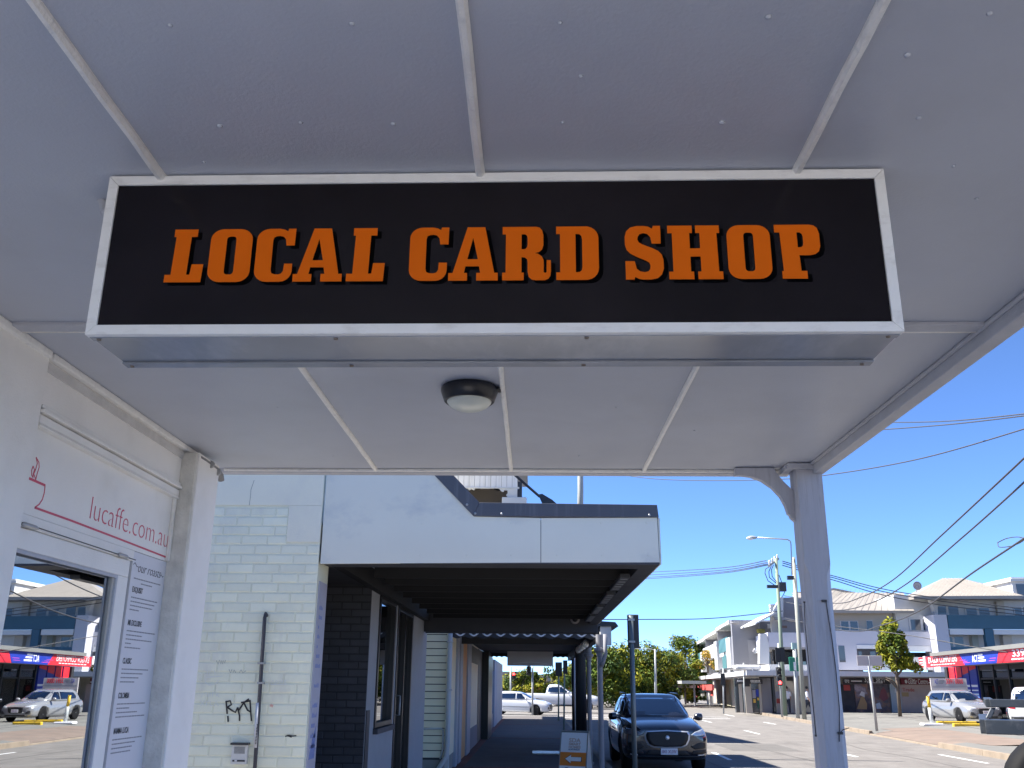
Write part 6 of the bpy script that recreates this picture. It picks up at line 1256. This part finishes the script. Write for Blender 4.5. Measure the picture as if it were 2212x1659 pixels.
B2 = Facade((23.0, 53.2), (1, -.12))
bo = B2.px('hoarding', mat('hoarding_cream', (.52, .49, .48), .7, .05, 1), ex, K7, 945, 948, 1232, 1175, -.1, 0, z0=.2)
t, z = B2.tz(ev(K7, 1058, 990)); text('lettering', '3391 0000', B2.fr(t, z, .01), .34, M_red, bo, width=B2.tz(ev(K7, 1192, 988))[0] - t, thick=.01, bold=.006)
t, z = B2.tz(ev(K7, 968, 992)); text('lettering', 'ACT', B2.fr(t, z, .01), .34, M_signblue, bo, width=B2.tz(ev(K7, 998, 990))[0] - t, thick=.01)
for k in range(3): B2.px('small_print', M_wallgrey, bo, K7, 1002, 962 + k * 11, 1045 - k * 6, 969 + k * 11, 0, .01)
for y in (1010, 1045, 1085, 1125): B2.px('board_joint', M_wallgrey, bo, K7, 946, y, 1231, y + 2, 0, .006)

# ================================================================== TREES
def leafmat(name, c): 
    m = mat(name, c, .55, .35, .6, var2=0); b = m.node_tree.nodes['Principled BSDF']; 
    b.inputs['Specular IOR Level'].default_value = .15
    return m
M_leafA = leafmat('leaf_yellow_green', (.20, .20, .014)); M_leafB = leafmat('leaf_green', (.08, .118, .014)); M_leafC = leafmat('leaf_dark', (.035, .065, .012)); M_bark = mat('bark', (.14, .11, .085), .9, .2, 4)
def tree(x, y, z0, H, r, base, n, leaf, ms, label, cone=False, name='tree', cat='tree', seed=1, clumps=26):
    rd = random.Random(seed); t = thing(name, (x, y, z0), label, cat, 'trees around the intersection')
    tk = MB(); top = Vector((x + rd.uniform(-.2, .2), y, z0 + H * .8)); tk.tube([(x, y, z0), Vector((x, y, z0)).lerp(top, .5), top], [.035 * H ** .8 * .5 + .05, .10, .03], 8)
    for k in range(7):
        a = rd.uniform(0, 6.28); s = Vector((x, y, z0)).lerp(top, rd.uniform(.35, .75)); e = s + Vector((math.cos(a) * r * .6, math.sin(a) * r * .6, rd.uniform(.2, .45) * r + .2)); tk.tube([s, s.lerp(e, .5) + Vector((0, 0, .1)), e], [.06, .045, .015], 6)
    tk.build('trunk', M_bark, t, smooth=True)
    cs = []
    for k in range(clumps):
        f = rd.random(); zc = z0 + base + (H - base) * (.06 + .88 * f); w = r * ((1 - f) ** .75 * 1.0 + .12 if cone else math.sin(math.pi * (.18 + .74 * f)) ** .7)
        a = rd.uniform(0, 6.28); q = math.sqrt(rd.uniform(.1, 1)) * w; cs.append((Vector((x + math.cos(a) * q, y + math.sin(a) * q, zc)), rd.uniform(.22, .42) * r * (1.0 if not cone else .8), rd.random()))
    B_ = [MB(), MB(), MB()]
    for i in range(n):
        c, cr_, tone = cs[i % len(cs)]; d = Vector((rd.gauss(0, 1), rd.gauss(0, 1), rd.gauss(0, 1) * .75)); d.normalize(); p = c + d * cr_ * rd.uniform(.45, 1.0) ** .6
        nn = (d + Vector((rd.uniform(-.8, .8), rd.uniform(-.8, .8), rd.uniform(-.2, 1.0)))).normalized(); u = nn.orthogonal().normalized(); v = nn.cross(u); a = rd.uniform(0, 6.28); u, v = u * math.cos(a) + v * math.sin(a), v * math.cos(a) - u * math.sin(a)
        L = leaf * rd.uniform(.6, 1.25); w = L * .42; k = 0 if tone > .66 else (1 if tone > .3 else 2)
        if rd.random() < .2: k = rd.randrange(3)
        B_[k].add([p - u * L * .5, p + v * w * .5 + nn * L * .06, p + u * L * .5, p - v * w * .5 + nn * L * .06], [(0, 1, 2, 3)])
    for k in range(3):
        if B_[k].v: 
            o = B_[k].build('crown', ms[k], t); o['kind'] = 'stuff'
    return t
ms = (M_leafA, M_leafB, M_leafC)
for i, (px, top, Y, r, lab) in enumerate([(1258, 1432, 84, 2.0, 'yellow green street tree at the left end of the row beyond the intersection'), (1292, 1402, 90, 2.6, 'sunlit tree second from the left in the row beyond the intersection'), (1332, 1392, 94, 3.0, 'broad yellow green tree directly behind the SUV roof'), (1378, 1386, 97, 3.2, 'tallest yellow green tree behind the black sign box'),
                                          (1420, 1398, 100, 3.0, 'dark green tree just right of the black sign box'), (1456, 1410, 106, 2.8, 'tree at the right end of the row, beside the corner building'), (1486, 1378, 116, 3.0, 'dark tall tree rising behind the corner building roof'), (1350, 1420, 118, 3.4, 'dense dark tree filling the gap behind the row')]):
    p = at_y(px, 1530, Y); zt = at_y(px, top, Y).z; tree(p.x, Y, -.1, zt + .1, r, .4 if i != 6 else 2.4, 5200, .40, ms, lab, seed=20 + i, clumps=34)
p = at_y(*ev(K7, 745, 1040), 58); zt = at_y(*ev(K7, 690, 482), 58).z
tree(p.x - .55, 58, .1, zt - .1, 1.12, 2.5, 7000, .25, (M_leafA, M_leafA, M_leafB), 'small bushy street tree between the roadside sign and the red banner', cone=True, seed=74, clumps=70)
for i, (cx, cy, Y, r, lab) in enumerate([(320, 700, 96, 1.6, 'round green bush behind the white wagon roof at left'), (540, 640, 98, 1.8, 'tall green conifer behind the white wagon'), (455, 720, 94, 1.9, 'low bright bush behind the middle of the white wagon'), (730, 640, 100, 1.5, 'yellowish bush between wagon and pickup'), (940, 540, 120, 2.0, 'far tree above the pickup cab'), (1360, 730, 100, 1.8, 'orange brown shrub beyond the pickup bonnet'), (620, 740, 92, 1.3, 'orange flowering bush right behind the wagon windscreen')]):
    p = at_y(*ev(T4, cx, cy), Y); tree(p.x, Y, -.1, p.z + r * .5, r, .2, 1500, .4, ms if i not in (5, 6) else (mat('rust_leaf', (.32, .14, .03), .6), M_leafA, M_leafB), lab, name='bush', cat='bush', seed=90 + i, clumps=14, cone=(i == 1))
p = LW.hit(ev(D6, 488, 990)); tree(p.x - .5, p.y, 3.0, 2.0, 1.5, .1, 900, .35, (M_leafA, mat('golden_leaf', (.42, .26, .03), .6), M_leafB), 'golden balcony plant below the white balcony panel', name='balcony_plant', cat='plant', seed=120, clumps=10)
p = LW2.hit(ev(D6, 375, 1380)); tree(p.x - .6, p.y, -.1, 1.3, .9, .1, 500, .35, ms, 'low green plant at the foot of the far shops', name='shrub', cat='shrub', seed=121, clumps=8)
# ---- beyond the cross street, seen through the verandah
hz = thing('red_roofed_house', (at_y(1085, 1500, 110).x, 110, 0), 'house with a red tiled roof behind the white wagon at left', 'house')
a = at_y(*ev(T4, 60, 800), 110); c = at_y(*ev(T4, 270, 720), 110); tpx = at_y(*ev(T4, 110, 620), 110)
MB().prism([(a.x - 4, 110, a.z - .2), (c.x, 110, c.z - .3), (tpx.x, 110, tpx.z), (a.x - 4, 110, tpx.z)], (0, 8, 0)).build('roof', mat('red_tiles', (.50, .13, .12), .7, .1, 2), hz); B('wall', M_wall, hz, a.x - 4, c.x - .4, 111, 117, 0, a.z)
lw_ = thing('pale_warehouse', (0, 130, 0), 'long pale flat roofed building on the rise beyond the intersection', 'building')
a = at_y(*ev(T4, 60, 530), 130); c = at_y(*ev(T4, 720, 660), 130); B('wall', M_cream, lw_, a.x - 6, c.x, 130, 140, 0, a.z); B('roof', M_roofw, lw_, a.x - 6.3, c.x + .4, 129.6, 140.4, a.z, a.z + .35)
for k in range(6): B('window', M_farwin, lw_, a.x + .5 + k * 3.1, a.x + 2.4 + k * 3.1, 129.9, 129.99, a.z - 2.2, a.z - .8)
a = at_y(*ev(T4, 750, 575), 125); c = at_y(*ev(T4, 1050, 665), 125)
o = thing('grey_shed', ((a.x + c.x) / 2, 125, 0), 'grey shed roof showing above the pickup', 'shed'); B('wall', M_wallgrey, o, a.x, c.x, 125, 131, 0, a.z - .5); MB().prism([(a.x - .3, 124.5, a.z - .5), (c.x + .3, 124.5, a.z - .5), ((a.x + c.x) / 2, 124.5, a.z + .3)], (0, 7, 0)).build('roof', M_steel, o)
rg = MB(); hd = [(-220, 0)] + [(x, 4.0 + 2.5 * math.sin(x * .021) + 1.5 * math.sin(x * .06 + 1)) for x in range(-220, 241, 12)] + [(240, 0)]
tag(MB().prism([(x, 330, z) for x, z in hd], (0, 60, 0)).build('hills', mat('far_trees', (.075, .10, .05), .9, .3, .06)), kind='structure')

# ================================================================== PEOPLE
M_skin = mat('skin', (.42, .26, .19), .6); M_hair = mat('dark_hair', (.03, .025, .02), .7); M_jeans = mat('dark_trousers', (.03, .035, .05), .8); M_shirt = mat('white_shirt', (.72, .72, .72), .8)
def skinned(name, verts, edges, radii, m, parent, sub=2):
    me = bpy.data.meshes.new(name); me.from_pydata(verts, edges, []); o = bpy.data.objects.new(name, me); col.objects.link(o)
    o.modifiers.new('s', 'SKIN'); sv = me.skin_vertices[0].data
    for v, r in zip(sv, radii): v.radius = (r, r) if not isinstance(r, tuple) else r
    sv[0].use_root = True; md = o.modifiers.new('ss', 'SUBSURF'); md.levels = sub; md.render_levels = sub
    m2 = solid(o); bpy.data.objects.remove(o); m2.materials.clear(); m2.materials.append(m); m2.polygons.foreach_set('use_smooth', [True] * len(m2.polygons)); return mobj(name, m2, None, parent)
def person(loc, rz, shirt, label, stride=.12):
    t = thing('person', (0, 0, 0), label, 'person'); s = stride
    V = [(0, 0, .95), (0, 0, 1.12), (0, 0, 1.34), (0, 0, 1.46), (0, -.02, 1.55), (0, -.03, 1.66), (.10, 0, .90), (.11, -s, .50), (.11, -s * .8, .09), (.11, -s - .14, .05), (-.10, 0, .90), (-.11, s * .8, .50), (-.11, s * 1.6, .10), (-.11, s + .02, .05),
         (.20, 0, 1.40), (.25, .05, 1.13), (.25, -.10, .90), (.25, -.15, .80), (-.20, 0, 1.40), (-.25, -.03, 1.13), (-.25, -.16, .92), (-.25, -.21, .82)]
    E_ = [(0, 1), (1, 2), (2, 3), (3, 4), (4, 5), (0, 6), (6, 7), (7, 8), (8, 9), (0, 10), (10, 11), (11, 12), (12, 13), (2, 14), (14, 15), (15, 16), (16, 17), (2, 18), (18, 19), (19, 20), (20, 21)]
    Rr = [.15, .14, .16, .07, .075, .085, .10, .065, .045, .04, .10, .065, .045, .04, .06, .045, .035, .035, .06, .045, .035, .035]
    bd = skinned('body', V, E_, Rr, M_skin, t)
    for (nm, m, rng, k) in (('shirt', shirt, (.98, 1.47), 1), ('trousers', M_jeans, (.10, 1.0), 2)):
        b = bmesh.new(); b.from_mesh(bd.data); bmesh.ops.delete(b, geom=[f for f in b.faces if not (rng[0] < f.calc_center_median().z < rng[1]) or (k == 2 and abs(f.calc_center_median().x) > .21) or (k == 1 and f.calc_center_median().z < 1.15 and abs(f.calc_center_median().x) > .20)], context='FACES')
        b.normal_update()
        for v in b.verts: v.co += v.normal * .014
        me = bpy.data.meshes.new(nm); b.to_mesh(me); b.free(); me.materials.clear(); me.materials.append(m); mobj(nm, me, None, t)
    MB().lathe([(.02, .10), (.07, .085), (.095, .03), (.09, -.03), (.06, -.06)], (0, .0, 1.69), 14).build('hair', M_hair, t, smooth=True)
    for s_ in (-1, 1): MB().lathe([(.01, 0), (.008, -.006)], (s_ * .032, -.108, 1.66), 8, 'Y').build('eye', M_hair, t)
    MB().tube([(0, -.10, 1.66), (0, -.128, 1.625), (0, -.105, 1.615)], [.008, .014, .01], 6).build('nose', M_skin, t, smooth=True)
    t.location = loc; t.rotation_euler.z = rz; return t
p = at_y(*ev(D6, 1382, 1425), 63); person((p.x, 63, 0), R(70), M_shirt, 'person in white shirt and dark trousers walking between lamp pole and awning post', .2)
p = at_y(*ev(D6, 1193, 1420), 66.8); person((p.x, 66.8, 0), R(180), M_shirt, 'person in a white top standing at the shop doors behind the power pole', .03)
# driver of the wagon, seen through its side window
dv_ = thing('person', (0, 0, 0), 'driver seated in the white wagon, seen through the side window', 'person')
skinned('body', [(0, 0, .50), (0, .05, .75), (0, .06, .95), (0, .04, 1.05), (0, .02, 1.18), (.19, .04, .92), (.22, -.18, .78), (.12, -.42, .86), (-.19, .04, .92), (-.22, -.18, .78), (-.12, -.42, .86), (.1, -.3, .5), (-.1, -.3, .5)], [(0, 1), (1, 2), (2, 3), (3, 4), (2, 5), (5, 6), (6, 7), (2, 8), (8, 9), (9, 10), (0, 11), (0, 12)], [.15, .14, .13, .06, .09, .06, .045, .04, .06, .045, .04, .08, .08], mat('tan_top', (.35, .2, .15), .8), dv_)
MB().lathe([(.02, .11), (.08, .08), (.10, .02), (.09, -.04)], (0, .04, 1.22), 12).build('hair', M_hair, dv_, smooth=True)
wl_ = wg.location; c_, s_ = math.cos(wg.rotation_euler.z), math.sin(wg.rotation_euler.z); lx, ly = .36, -.42
dv_.location = (wl_.x + lx * c_ - ly * s_, wl_.y + lx * s_ + ly * c_, -.15); dv_.rotation_euler.z = wg.rotation_euler.z
